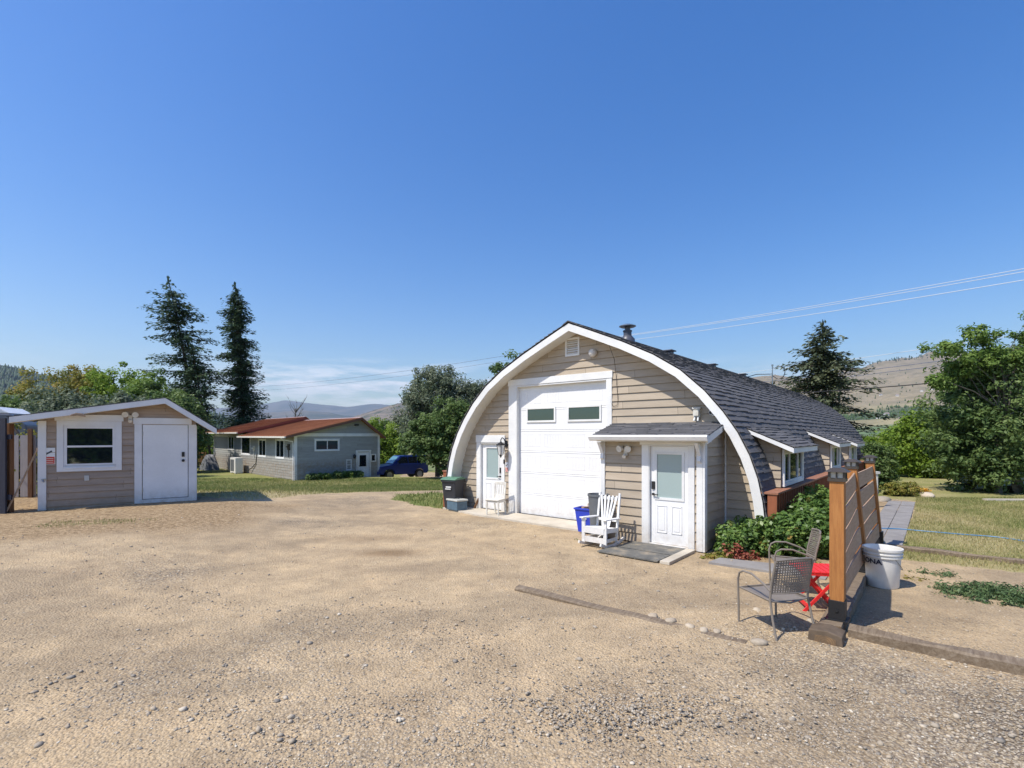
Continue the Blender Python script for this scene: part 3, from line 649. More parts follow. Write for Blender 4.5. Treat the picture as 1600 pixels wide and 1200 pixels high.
for s in(1,-1): m.strip([(s*x,z) for x,z in Q],[(s*x,z) for x,z in Q2],-.394,.0)
m.build('soffit',soffitm,g)
# overhead door
def trim(par,boxes,name='trim',mat=None,M=None):
    m=MB(); m.M=M
    for b in boxes: m.box(*b)
    return m.build(name,mat or white,par,bevel=.004)
trim(g,[(-2.34,-2.05,-.035,.0,0,3.66),(-2.05,-2.03,-.03,.14,0,3.66),(.87,1.01,-.035,0,0,3.66),(.85,.87,-.03,.14,0,3.66),(-2.36,1.03,-.045,0,3.663,3.84),(-2.03,.85,-.03,.14,3.62,3.66)],'door_frame')
m=MB(); zz=[0.02+i*.595 for i in range(7)]; zz[-1]=3.63
wins=[(-1.72,-.81,2.66,2.98),(-.33,.60,2.66,2.98)]
bars=[]
def panel_grooves(m,x0,x1,z0,z1,y,n=6):
    r=.0035
    m.box(x0,x1,y-r,y,z0,z0+.014);m.box(x0,x1,y-r,y,z1-.014,z1);m.box(x0,x0+.014,y-r,y,z0,z1);m.box(x1-.014,x1,y-r,y,z0,z1)
    for i in range(1,n):
        x=x0+(x1-x0)*i/n; m.box(x-.012,x+.012,y-r,y,z0+.03,z1-.03)
for i in range(6):
    a,b=zz[i]+.004,zz[i+1]-.004
    m.box(-2.03,.85,.10,.13,a,b)
    m.add([(-2.03,.10,b),(.85,.10,b),(.85,.092,b-.03),(-2.03,.092,b-.03)],[(0,1,2,3)])
    if i in(0,1,2,3,5):
        for j in range(4):
            x0=-1.85+.70*j+(.04 if j>1 else 0); 
            if i==5 : panel_grooves(m,x0,x0+.56,a+.14,b-.12,.10,6)
            else: panel_grooves(m,x0,x0+.56,a+.12,b-.12,.10,6)
od=m.build('overhead_door',doorwhite,g)
for w in wins:
    x0,x1,z0,z1=w; m=MB(); m.box(x0-.05,x1+.05,.07,.102,z0-.05,z0);m.box(x0-.05,x1+.05,.07,.102,z1,z1+.05);m.box(x0-.05,x0,.07,.102,z0,z1);m.box(x1,x1+.05,.07,.102,z0,z1)
    f=m.build('window',white,od); m=MB(); m.box(x0,x1,.085,.098,z0,z1); m.build('glass',glassb,f)
# hung lower seal
trim(g,[(-2.05,.87,.05,.11,.0,.02)],'door_seal',black)
# side door
def entry_door(par,x0,x1,z0,z1,y,win,hx,M=None,panels=True,matd=None,frosted=True,keypad=True):
    m=MB(); m.M=M; wx0,wx1,wz0,wz1=win
    m.box(x0,wx0-.04,y,y+.04,z0,z1);m.box(wx1+.04,x1,y,y+.04,z0,z1);m.box(wx0-.04,wx1+.04,y,y+.04,wz1+.04,z1);m.box(wx0-.04,wx1+.04,y,y+.04,z0,wz0-.04)
    if panels:
        xm=(x0+x1)/2; w=(x1-x0)
        for a,b in((x0+.17*w,xm-.06*w),(xm+.06*w,x1-.17*w)):
            pz0,pz1=z0+.22,wz0-.16; r=.010
            m.box(a,b,y-r,y,pz0,pz0+.02);m.box(a,b,y-r,y,pz1-.02,pz1);m.box(a,a+.02,y-r,y,pz0,pz1);m.box(b-.02,b,y-r,y,pz0,pz1)
            m.box(a+.05,b-.05,y-.006,y,pz0+.05,pz1-.05)
    d=m.build('door',matd or doorwhite,par,bevel=.003)
    m=MB(); m.M=M; 
    for q in((wx0-.05,wx0,wz0-.05,wz1+.05),(wx1,wx1+.05,wz0-.05,wz1+.05),(wx0,wx1,wz0-.05,wz0),(wx0,wx1,wz1,wz1+.05)): m.box(q[0],q[1],y-.014,y+.03,q[2],q[3])
    m.build('window_frame',white,d)
    m=MB(); m.M=M; m.box(wx0,wx1,y+.008,y+.02,wz0,wz1); m.build('glass',frost if frosted else glassd,d)
    m=MB(); m.M=M; hz=z0+1.0
    if keypad: m.box(hx-.035,hx+.035,y-.03,y,hz+.1,hz+.26)
    m.tube([(hx,y,hz),(hx,y-.05,hz)],.026,10); s=1 if hx<(x0+x1)/2 else -1
    m.tube([(hx,y-.05,hz),(hx+s*.05,y-.055,hz-.005),(hx+s*.11,y-.05,hz-.01)],.011,8)
    m.build('handle',black,d,True); return d
trim(g,[(-3.64,-3.49,-.035,0,0,2.03),(-2.61,-2.50,-.035,0,0,2.03),(-3.66,-2.48,-.045,0,2.033,2.25),(-3.49,-3.47,-.03,.1,0,2.03),(-2.63,-2.61,-.03,.1,0,2.03),(-3.47,-2.63,-.03,.1,2.0,2.03)],'door_frame')
entry_door(g,-3.465,-2.635,.03,1.995,.05,(-3.28,-2.80,.98,1.86),-2.71)
# lantern
m=MB(); lx,ly,lz=-2.44,-.0,2.02
m.lathe([(.001,-.1),(.05,-.09),(.06,0),(.05,.09),(.001,.1)],12,(lx,-.03,lz-.02),sy=.5)
m.tube([(lx,-.05,lz),(lx,-.12,lz+.12),(lx,-.2,lz+.16),(lx,-.26,lz+.10),(lx,-.26,lz+.02)],.014,8)
m.lathe([(.001,.06),(.02,.05),(.03,.03),(.13,-.03),(.135,-.05),(.12,-.06)],8,(lx,-.26,lz))
m.lathe([(.07,-.33),(.03,-.36),(.02,-.40),(.001,-.42)],8,(lx,-.26,lz))
for k in range(4):
    a=k*PI/2+PI/4; m.tube([(lx+.115*math.cos(a),-.26+.115*math.sin(a),lz-.06),(lx+.07*math.cos(a),-.26+.07*math.sin(a),lz-.33)],.008,5)
ln=m.build('wall_lantern',black,g,True)
m=MB(); m.lathe([(.105,-.065),(.07,-.32)],10,(lx,-.26,lz)); m.build('glass',Mt('lantern_glass',(.6,.6,.58),.15,0,.8).m,ln,True)
# signs by the door
def sign(par,x0,x1,z0,z1,y,M=None,name='sign'):
    m=MB(); m.M=M; m.box(x0,x1,y-.006,y,z0,z1); s=m.build(name,signw,par); zm=z0+(z1-z0)*.45; w=x1-x0
    m=MB(); m.M=M; m.box(x0+.01,x1-.01,y-.009,y-.0065,z0+.01,zm); r=m.build('red_panel',signr,s)
    m=MB(); m.M=M
    for q in range(3): m.box(x0+.14*w,x1-.14*w,y-.012,y-.0095,z0+(zm-z0)*(.22+.25*q),z0+(zm-z0)*(.22+.25*q)+.012)
    m.build('print',signy,s)
    m=MB(); m.M=M; h=z1-zm; c=zm+h*.5; xm=(x0+x1)/2     # camera pictogram
    m.prism([(xm-.24*w,c-.10*h),(xm-.20*w,c-.24*h),(xm+.26*w,c+.06*h),(xm+.20*w,c+.22*h)],y-.012,y-.0075); m.box(xm-.3*w,xm-.22*w,y-.012,y-.0075,c-.3*h,c-.08*h)
    m.build('camera_mark',signk,s); return s
sign(g,-2.47,-2.36,1.18,1.46,-.02)
m=MB(); m.box(-2.53,-2.49,-.05,-.035,1.42,1.54); m.build('doorbell',black,g)
# gable vent
m=MB(); m.box(-.37,.07,-.035,0,4.32,4.37);m.box(-.37,.07,-.035,0,4.75,4.80);m.box(-.37,-.32,-.035,0,4.37,4.75);m.box(.02,.07,-.035,0,4.37,4.75)
gv=m.build('gable_vent',white,g); m=MB()
for i in range(7): z=4.385+i*.053; m.add([(-.32,-.03,z),(.02,-.03,z),(.02,0,z+.042),(-.32,0,z+.042),(-.32,-.03,z-.008),(.02,-.03,z-.008)],[(0,1,2,3),(4,5,1,0)])
m.build('louvre',white,gv); m=MB(); m.box(-.32,.02,.001,.004,4.37,4.75); m.build('screen',black,gv)
# dome light, light and camera boxes, loose cable
m=MB(); m.lathe([(.001,-.02),(.07,-.02),(.10,.02),(.11,.07),(.085,.13),(.04,.155),(.001,.16)],16); m.M=None
o=m.build('dome_light',white,g,True); o.location=(.50,-.02,4.33); o.rotation_euler=(R(90),0,0)
m=MB(); m.box(3.04,3.18,-.08,-.0,2.64,2.84); m.box(3.05,3.17,-.13,-.08,2.67,2.79); m.box(3.02,3.20,-.10,0,2.82,2.86); m.build('security_light',oldwhite,g,bevel=.006)
m=MB(); m.tube([(3.08,-.08,2.66),(3.07,-.12,2.56)],.02,8); m.tube([(3.15,-.08,2.66),(3.155,-.12,2.56)],.02,8); m.build('lamp_head',white,g.children[-1] if False else g,True); m=MB(); m.box(3.42,3.56,-.03,0,2.66,2.86); m.tube([(3.5,-.03,2.76),(3.44,-.16,2.73)],.05,12); m.build('camera',white,g,True)
m=MB(); m.tube([(3.446,-.15,2.733),(3.436,-.168,2.729)],.035,12); m.build('lens',black,g,True)
m=MB(); m.tube([(1.12,-.42,4.48),(1.12,-.1,4.1),(1.13,-.03,3.7),(1.18,-.03,3.1),(1.16,-.04,2.98),(1.05,-.03,2.96),(.98,-.03,3.06),(.97,-.03,3.22)],.006,5); m.build('loose_cable',bronze,g,True)
# skirt walls with shelf
for s in(1,-1):
    m=MB(); x0,x1=(4.60,4.74) if s>0 else(-4.74,-4.60)
    m.box(x0,x1,-.38,20.1,-.05,1.10)
    y=-.38
    while y<20: m.box(min(s*4.74,s*4.765),max(s*4.74,s*4.765),y,y+.05,-.05,1.10); y+=.2
    m.build('skirt_wall',redbrown,g); m=MB(); m.box(min(s*4.44,s*4.79),max(s*4.44,s*4.79),-.40,20.12,1.103,1.14); m.build('skirt_shelf',painted('shelf_stain%d'%s,(.33,.15,.09),.65,.2,5),g)
# dormers
def dormer(y0,y1,wide,eave=2.02,glassm=glassd):
    m=MB(); poly=[(3.7,1.15),(4.62,1.15),(4.62,eave-.04),(3.6,eave+.5)]
    tmp=MB(); tmp.prism(poly,y0,y1); tmp.build('dormer_core',siding,g)
    # cheek boards (face -y)
    def pr(z): return (4.2 if z<1.8 else 3.9, 4.625 if z<eave-.02 else 4.62-(z-eave)*2.0)
    m.M=Matrix.Translation((0,y0-.012,0)); siding_wall(m,1.15,eave+.22,.182,pr)
    dm=m.build('dormer_wall',siding,g)
    M=Matrix.Translation((4.652,0,0))@Matrix.Rotation(R(90),4,'Z')
    w0=y0+.12;w1=y1-.12
    window(dm,w0,w1,1.24,eave-.14,0,M,fr=.075,sash=.04,mull=(w0+(w1-w0)*.27,w0+(w1-w0)*.73) if wide else ((w0+w1)/2,),depth=.03,glass=glassm)
    m=MB(); e0=(4.90,eave-.06); r0=(3.72,eave+.46)
    m.prism([(4.90,eave-.08),(4.90,eave-.02),(3.6,eave+.555),(3.6,eave+.495)],y0-.32,y1+.15); m.build('dormer_deck',felt,g)
    m=MB(); 
    m.prism([(4.93,eave-.13),(4.93,eave-.03),(3.98,eave+.385),(3.88,eave+.36)],y0-.345,y0-.322); m.prism([(4.93,eave-.13),(4.93,eave-.03),(3.9,eave+.40),(3.8,eave+.37)],y1+.152,y1+.175); m.box(4.905,4.93,y0-.32,y1+.15,eave-.13,eave-.025); m.build('dormer_fascia',white,g,bevel=.003)
    m=MB(); m.prism([(4.9,eave-.09),(4.9,eave-.082),(4.0,eave+.31),(4.0,eave+.30)],y0-.32,y1+.15); m.build('dormer_soffit',soffitm,g)
    shingles('dormer_shingles',g,[dict(P=[(4.95,eave-.02),(3.58,eave+.585)],y0=y0-.36,y1=y1+.19,seed=int(y0*10),exp=.15,tab=.3,t0=.014,tr=.014)])
dormer(.62,2.72,True)
dormer(6.9,8.9,True)
dormer(11.3,13.3,True,1.96)
# chimney vent, low roof vents, mast
def rz_(x): return float(np.interp(-abs(x),[-p[0] for p in HP],[p[1] for p in HP]))
m=MB(); cx_,cy_=.62,1.55; z=rz_(cx_)
m.lathe([(.21,-.2),(.20,.04),(.12,.13),(.11,.14),(.11,.24),(.125,.25),(.125,.28),(.09,.29)],18,(cx_,cy_,z)); m.lathe([(.075,.28),(.075,.39)],12,(cx_,cy_,z)); ch=m.build('chimney_vent',steel_w,g,True)
m=MB(); m.lathe([(.19,.37),(.23,.39),(.23,.405),(.11,.45),(.001,.47)],18,(cx_,cy_,z)); m.build('cap',galv,ch,True)
for yy in(4.6,8.7,12.7):
    m=MB(); x=.5; z=rz_(x); m.box(x-.13,x+.13,yy-.13,yy+.13,z-.04,z+.035); m.box(x-.19,x+.19,yy-.19,yy+.19,z+.05,z+.09); m.box(x-.07,x+.07,yy-.07,yy+.07,z+.035,z+.05); m.build('roof_vent',steel_w,g,bevel=.02)
m=MB(); z=rz_(.3); m.tube([(.3,19.0,z-.1),(.3,19.0,z+1.05)],.028,8); m.tube([(.3,19,z+1.02),(.3,19,z+1.12)],.05,8); ms=m.build('service_mast',galv,g,True)
m=MB(); pts=[(.32+.28*(1-math.cos(a))*1.0,19.0,z+.72+.36*math.sin(a)) for a in np.linspace(2.2,-2.4,12)]; m.tube([(.3,19,z+.95)]+[(.62+.30*math.cos(a),19.0,z+.66+.34*math.sin(a)) for a in np.linspace(2.3,-2.5,12)]+[(.3,19,z+.5)],.022,6); m.tube([(.3,19,z+.6),(.0,17,z+.42),(-.1,14.2,z-.08)],.02,6); m.build('service_cable',black,ms,True)
# ---- porch
px0,px1,py=1.49,3.69,-1.28
m=MB(); siding_wall(m,.0,2.19,.182,lambda z:(px0,px1),[(2.56,3.42,-.1,2.05)],py)
m.M=Matrix.Translation((px1,0,0))@Matrix.Rotation(R(90),4,'Z')     # right wall: local x -> +y
def prr(z): return (-1.28, 0.0)
def prR(z): return (-1.28 if z<2.16 else -1.28+(z-2.16)/.20, 0.0)
siding_wall(m,.0,2.42,.182,prR,(),0)
m.M=Matrix.Translation((px0,0,0))@Matrix.Rotation(R(-90),4,'Z'); siding_wall(m,.0,2.3,.182,lambda z:(0.02,1.27),(),0)
m.M=None; m.box(px0+.02,2.54,py+.04,-.05,0,2.1); m.box(3.44,px1-.02,py+.04,-.05,0,2.1); m.box(2.5,3.5,py+.3,-.05,0,2.1)
m.build('porch_wall',siding,g)
trim(g,[(2.42,2.57,py-.035,py,0,2.05),(3.41,3.52,py-.035,py,0,2.05),(2.38,3.56,py-.045,py,2.053,2.17),(2.57,2.59,py-.03,py+.12,0,2.05),(3.39,3.41,py-.03,py+.12,0,2.05),(2.59,3.39,py-.03,py+.12,2.03,2.05),(2.59,3.39,py-.04,py+.1,-.0,.035)],'porch_door_frame')
trim(g,[(px1-.01,px1+.035,py-.04,py+.09,0,2.12),(px1-.13,px1-.012,py-.04,py-.002,0,2.12)],'corner_board')
trim(g,[(px0-.035,px0+.06,py-.04,py+.04,0,2.12)],'corner_board'); trim(g,[(px1+.016,px1+.04,-.09,-.02,0,2.4)],'corner_board')
entry_door(g,2.592,3.388,.04,2.025,py+.03,(2.73,3.25,.98,1.86),2.66)
for x in(px0+.01,px1-.07):
    m=MB(); m.prism([(py-.04,2.10),(py-.04,1.70),(py-.09,1.75),(py-.07,1.85),(py-.15,1.98),(py-.24,2.10)],x-.035,x+.035,'x')
    m.build('eave_bracket',white,g,bevel=.004)
# porch roof: slab, shingles, gutter
def zr(y): return 2.24+(y+1.58)/1.58*.30
m=MB(); vs=[(1.38,-1.56,zr(-1.56)-.07),(3.84,-1.56,zr(-1.56)-.07),(3.71,0,zr(0)-.07),(1.06,0,zr(0)-.07)]; vs+=[(x,y,z+.06) for x,y,z in vs]
m.add(vs,[(0,3,2,1),(4,5,6,7),(0,1,5,4),(1,2,6,5),(2,3,7,6),(3,0,4,7)]); m.build('porch_roof',felt,g)
m=MB(); T=[]; rnd=random.Random(5); k=0; L=1.60; s=0
while s<L-.02:
    ya=-1.60+s; yb=min(ya+.16,.0); xl=1.36-.32*(ya+1.6)/1.6; x=xl-rnd.random()*.1
    xr=3.87-.13*(ya+1.6)/1.6
    while x<xr-.01:
        w=.32*rnd.uniform(.45,1.25); a,b=max(x,xl),min(x+w,xr); x+=w
        if b-a<.01: continue
        t=.014+(.014 if rnd.random()<.5 else 0); za=zr(ya);zb=zr(yb)
        m.add([(a,ya,za+t),(b,ya,za+t),(b,yb,zb+.003),(a,yb,zb+.003),(a,ya,za-.01),(b,ya,za-.01),(b,yb,zb-.01)],[(0,1,2,3),(4,5,1,0),(5,6,2,1)]); T+=[min(1,max(0,rnd.gauss(.5,.27)))]*7
    s+=.145
o=m.build('porch_shingles',shingle,g); at=o.data.attributes.new('tint','FLOAT','POINT'); at.data.foreach_set('value',T)
m=MB(); m.prism([(-1.57,2.13),(-1.57,2.255),(-1.655,2.255),(-1.67,2.22),(-1.64,2.15),(-1.60,2.13)],1.34,3.88,'x'); m.build('gutter',white,g)
m=MB(); m.prism([(-1.56,2.09),(-1.56,2.235),(0,2.53),(0,2.40)],0,.023,'x'); m.v=[(x+3.842-.13*(y+1.56)/1.56,y,z) for x,y,z in m.v]; m.build('porch_fascia',white,g)
m=MB(); m.box(px0,3.84,-1.555,py-.002,2.115,2.135);  m.build('porch_soffit',soffitm,g)
floodlight(g,2.05,py-.014,1.97,None,1.05)
# slab in front of the door
sl_=thing('concrete_apron','pale concrete apron along the foot of the garage wall','concrete apron',(gx,gy,0),-th)
m=MB(); m.prism([(-4.55,-.0),(-4.5,-.65),(-2.8,-.95),(-.3,-1.0),(1.46,-1.02),(1.46,0)],-.06,.022,'z'); o=m.build('slab',concrete,sl_)
sl_.children[0].name='slab'
mt=thing('rubber_mat','worn dark rubber mat on the ground before the porch door','doormat',(gx,gy,0),-th)
M_=MB(); M_.box(2.22,3.46,-2.02,-1.36,.0,.03); M_.build('mat',rubber,mt); 
mt2=thing('rubber_mat','second dark rubber mat, dustier, on the side of the first away from the door','doormat',(gx,gy,0),-th)
M_=MB(); M_.box(2.12,3.34,-2.60,-2.06,.0,.024); M_.build('mat',rubber,mt2)
pv=tag(MB().build('x',concrete),'a','b'); bpy.data.objects.remove(pv)
m=MB(); m.box(3.38,3.56,-2.6,-1.36,-.02,.04); o=m.build('concrete_curb',concrete,loc=(gx,gy,0),rotz=-th,bevel=.01); tag(o,'narrow pale concrete strip at the right edge of the rubber mats','kerb')
# ---------------------------------------------------------------- small shed on the left
SP=(-12.17,12.86); SA=R(35.3); sz=.30
glassr=Mt('window_glass_coated',(.006,.010,.018),.03,0,1.0); glassr.p.inputs['IOR'].default_value=2.0; glassr=glassr.m
s=thing('shed','small brown shed with a low gable roof, a sliding window and a plain white door','shed',(SP[0],SP[1],sz),SA)
o_=-sz
def shp(z):      # wall silhouette under the rake
    z+=sz
    pk=(2.64,3.17); l=(-.45,2.60); r=(3.88,2.36)
    xl=0 if z<l[1]+(pk[1]-l[1])*(.45/3.09) else l[0]+(z-l[1])/(pk[1]-l[1])*(pk[0]-l[0])
    xr=3.41 if z<r[1]+(pk[1]-r[1])*(.47/1.24) else r[0]+(z-r[1])/(pk[1]-r[1])*(pk[0]-r[0])
    return (min(xl,pk[0]),max(xr,pk[0]))
m=MB(); siding_wall(m,-.1,3.15-sz,.176,shp,[(.46,1.54,1.44-sz,2.50-sz),(2.1,3.22,-.2,2.54-sz)]); 
m.M=rotM((0,2.6,0),R(-90)); siding_wall(m,-.1,2.68-sz,.176,lambda z:(0,2.6),(),0)
m.M=rotM((3.41,0,0),R(90)); siding_wall(m,-.1,2.62-sz,.176,lambda z:(0,2.6),(),0)
m.M=None; m.prism([(0,-.1),(3.41,-.1),(3.41,2.4-sz),(2.64,3.1-sz),(0,2.6-sz)],2.56,2.6); m.box(.05,3.35,.10,.12,-.1,2.4-sz)
m.build('wall',siding_shed,s)
m=MB(); m.prism([(-.52,2.70-sz),(2.66,3.30-sz),(3.93,2.43-sz),(3.93,2.38-sz),(2.66,3.25-sz),(-.52,2.65-sz)],-.34,2.9); m.build('roof',felt,s)
shingles('roof_shingles',s,[dict(P=[(-.55,2.70-sz),(2.66,3.305-sz)],y0=-.38,y1=2.92,seed=5,tab=.3),dict(P=[(3.97,2.42-sz),(2.66,3.305-sz)],y0=-.38,y1=2.92,seed=6,tab=.3)])
m=MB(); m.prism([(-.5,2.555-sz),(-.5,2.70-sz),(2.66,3.30-sz),(3.91,2.44-sz),(3.91,2.285-sz),(2.65,3.145-sz)],-.37,-.345); m.build('fascia',shedwhite,s)
m=MB(); m.prism([(-.5,2.56-sz),(2.65,3.16-sz),(3.9,2.30-sz),(3.9,2.29-sz),(2.65,3.15-sz),(-.5,2.55-sz)],-.343,-.02); m.build('soffit',soffitm,s)
for nm,b in (('corner_board',(-.03,.13,-.04,.01,-.08,2.62-sz)),('corner_board',(3.30,3.43,-.032,.0,-.08,2.52-sz))): trim(s,[b],nm,shedwhite)
window(s,.46,1.54,1.42-sz,2.50-sz,0,None,fr=.13,sash=.07,rails=(1.95-sz,),head=.17,glass=glassr,depth=.035,fmat=shedwhite)
trim(s,[(.50,1.50,-.045,-.02,1.36-sz,1.40-sz)],'window_sill',shedwhite)
trim(s,[(1.95,2.12,-.035,0,.02,2.56-sz),(3.22,3.42,-.045,-.0,.02,2.56-sz),(1.92,3.30,-.048,-.001,2.563-sz,2.74-sz),(2.12,3.22,-.045,0,.02,.13)],'door_frame',shedwhite)
m=MB(); m.box(2.135,3.205,-.025,.0,.145,2.545-sz); d=m.build('door',painted('shed_door_paint',(.77,.78,.80),.42,.09,1.0,bump=.1,splash=.6),s,bevel=.003)
for q in(.35,1.15,1.95): m=MB(); m.box(2.122,2.142,-.04,-.026,q,q+.10); m.build('hinge',galv,d)
m=MB(); m.box(3.055,3.125,-.055,-.026,1.62-sz,1.76-sz); m.build('lock',black,d,bevel=.004); m=MB(); m.tube([(3.09,-.026,1.51-sz),(3.09,-.06,1.51-sz)],.04,12); m.build('knob',black,d)
sign(s,.07,.30,1.50-sz,1.92-sz,-.016)
m=MB(); m.box(.88,.98,-.035,-.012,1.03-sz,1.17-sz); m.build('outlet_cover',painted('outlet_grey',(.5,.5,.48),.5,.05,5),s,bevel=.004)
m=MB(); m.tube([(.07,0,1.09-sz),(.07,-.07,1.09-sz),(.09,-.10,1.05-sz)],.02,8); m.box(.04,.15,-.07,-.05,1.10-sz,1.125-sz); m.build('tap',galv,s,True)
floodlight(s,1.86,-.014,2.83-sz,None,1.15)
# half-moon mud nest cup on the rake
m=MB(); m.prism([(.62,2.74-sz),(.66,2.79-sz),(.76,2.83-sz),(.88,2.82-sz),(.95,2.76-sz),(.94,2.73-sz),(.78,2.76-sz)],-.44,-.373); m.build('nest_cup',painted('mud',(.35,.25,.17),.9,.3,12),s,bevel=.01)
def stub(n): pass
# leaning stick, dark gate and its post, pale fence panels behind
x,y=SP[0]-.02*1,SP[1]
def L2(u,v): return (SP[0]+u*math.cos(SA)-v*math.sin(SA),SP[1]+u*math.sin(SA)+v*math.cos(SA))
b0=L2(-.62,-.12); t0=L2(-.04,.05)
m=MB(); m.tube([(b0[0],b0[1],.28),((b0[0]+t0[0])/2,(b0[1]+t0[1])/2,1.05),(t0[0],t0[1],1.92)],[.022,.02,.018],8); tag(m.build('leaning_stick',stick,None,True),'thin wooden stick leaning against the left corner of the shed','stick')
t=thing('gate','tall dark stained board gate at the left edge beside the shed','gate',(-12.42,12.35,.25),R(-2))
m=MB()
for i in range(9): x=-.10-.155*i; m.box(x-.15,x,-.02+.004*(i%2),.02,.03,2.42-.01*(i%3))
m.build('board_panel',darkwood,t); m=MB(); m.box(-1.5,-.0,.021,.06,.4,.52); m.build('rail',darkwood,t); m=MB(); m.box(-1.5,-.0,.021,.06,1.9,2.02); m.build('rail',darkwood,t)
m=MB(); m.box(-.14,.0,-.06,.06,-.1,2.3); tag(m.build('gate_post',brownwood,None,bevel=.006,loc=(-12.62,12.6,.25)),'brown square timber post between the dark gate and the shed','post')
t=thing('board_fence','narrow strip of pale weathered board fence seen between the gate and the shed','fence',(-15.4,15.3,.2),R(20))
for k in range(5):
    m=MB(); m.box(-1.0+k*.42,-.62+k*.42,-.012,.012,.15,2.05); m.build('board',whitefence,t)
m=MB(); m.box(-1.1,1.5,.013,.05,.5,.6); m.build('rail',whitefence,t); m=MB(); m.box(-1.1,1.5,.013,.05,1.6,1.7); m.build('rail',whitefence,t)
for k in range(2): m=MB(); m.box(-.62+1.1*k,-.52+1.1*k,-.10,-.014,-.1,2.25); m.build('post',brownwood,t)
# camper in the far left behind the gate
t=thing('camper_trailer','white topped camper trailer with a dark grey side, parked beyond the shed','camper trailer',(-22.6,19.6,-.25),R(24))
m=MB(); m.prism([(-4.5,.6),(2.7,.6),(3.1,1.0),(3.1,2.9),(2.6,3.35),(-4.5,3.35)],-1.1,1.1); m.build('body',painted('camper_grey',(.10,.115,.15),.4,.1,2),t,bevel=.05)
m=MB(); m.prism([(-4.5,3.36),(2.6,3.36),(2.2,3.62),(1.2,3.72),(.9,4.0),(-4.5,4.05)],-1.05,1.05); m.build('roof',painted('camper_white',(.75,.76,.78),.35,.05,2),t,bevel=.04)
m=MB(); m.box(1.25,2.1,-1.075,-1.052,3.42,3.60); m.build('window',glassd,t)
for k in(-1.2,1): m=MB(); m.tube([(k,-1.12,.38),(k,-.9,.38)],.38,18); m.build('wheel',black,t,True)
# ---------------------------------------------------------------- the long house
HPt=(-15.8,36.3); hz=-1.08
h=thing('house','long low grey-tan clapboard house with rust red metal roofs','house',(HPt[0],HPt[1],0),R(45))
# local: x along gable (0..6.78), y away along long wall (0..20)
zb=-1.3
def gp(z):
    if z<2.35: return (0,6.85)
    return (min(0+(z-2.3)/(3.55-2.3)*5.05,5.06),max(6.95-(z-2.15)/(3.55-2.15)*1.9,5.06))
m=MB(); siding_wall(m,zb+.1,3.55,.2,gp,[(1.47,3.40,1.08,1.92),(4.95,5.95,-1.3,.88),(6.15,6.5,.12,.68)],0,.016)
m.M=rotM((0,0,0),R(-90)); siding_wall(m,zb+.1,2.35,.2,lambda z:(-20.3,0),[(a,b,c,d) for a,b,c,d in ((2.05,3.62,.54,1.86),(5.88,7.45,.56,1.86),(9.65,11.9,.62,2.16),(14.15,15.75,.95,2.12))] if False else [(-3.62,-2.05,.54,1.86),(-7.45,-5.88,.56,1.86),(-11.9,-9.65,.62,2.16),(-15.75,-14.15,.95,2.12)],0,.024)
m.M=None; m.box(.05,6.8,.12,.14,zb,2.3); m.prism([(0,zb),(6.85,zb),(6.85,2.2),(5.05,3.5),(0,2.3)],20.2,20.3); m.box(6.8,6.85,0,20.2,zb,2.2)
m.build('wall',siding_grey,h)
for b in((-.05,.16,-.05,.02,zb,2.35),(6.72,6.90,-.05,.0,zb,2.25),(-.045,.02,20.2,20.35,zb,2.3)): trim(h,[b],'corner_board')
trim(h,[(.16,6.9,-.045,0,2.16,2.40)],'frieze_board')
trim(h,[(-.045,.0,10.3,20.2,2.12,2.36)],'frieze_board')
m=MB(); m.box(-.03,6.88,-.03,.0,zb-.3,zb+.16); m.box(-.03,.0,0,20.3,zb-.3,zb+.16); m.build('foundation',concrete,h)
def roof(y0,y1,dz,name):
    m=MB(); l=(-.8,2.20+dz); p=(5.06,3.66+dz); r=(7.2,2.05+dz)
    m.prism([l,p,r,(r[0],r[1]-.05),(p[0],p[1]-.06),(l[0],l[1]-.05)],y0,y1)
    o=m.build(name,redroof,h)
    y=y0+.02
    rb=MB()
    while y<y1:
        for a,b in((l,p),(r,p)):
            rb.bar((a[0],y,a[1]+.012),(b[0],y,b[1]+.012),.03,.03)
        y+=.45
    rb.build('seam',redroof,o); m=MB(); m.prism([(p[0]-.2,p[1]-.04),(p[0],p[1]+.03),(p[0]+.18,p[1]-.11),(p[0],p[1]+.0)],y0-.01,y1+.01); m.build('ridge_cap',painted('rc'+name,(.5,.36,.33),.5,.1,3),o)
    return l,p,r
l,p,r_=roof(-.5,10.2,0,'roof'); roof(10.25,20.8,.34,'rear_roof')
m=MB(); m.prism([(-.8,2.03),(-.8,2.15),(5.06,3.60),(7.2,1.99),(7.2,1.87),(5.06,3.46)],-.52,-.495); m.build('rake_board',painted('rake_red',(.16,.075,.055),.6,.1,3),h)
m=MB(); m.prism([(-.75,2.13),(5.0,3.55),(5.0,3.50),(-.75,2.07)],-.49,-.02); m.build('soffit',soffitm,h)
m=MB(); m.prism([(0,2.3),(5.06,3.5),(6.9,2.2),(6.9,2.45),(5.06,3.93),(0,2.62)],10.3,10.33); m.prism([(-.8,2.36),(-.8,2.51),(5.06,3.97),(5.06,3.80)],10.23,10.249); m.build('step_wall',painted('sred',(.22,.06,.04),.6,.1,3),h)
m=MB(); m.box(-.91,-.81,-.5,10.2,2.05,2.17); m.build('gutter',oldwhite,h); m=MB(); m.box(-.91,-.81,10.25,20.8,2.39,2.51); m.build('gutter',oldwhite,h)
m=MB(); m.tube([(-.85,.35,2.05),(-.75,.3,1.93),(-.1,.12,1.8),(-.07,.1,1.6),(-.07,.1,zb)],.045,8); m.build('downspout',white,h,True)
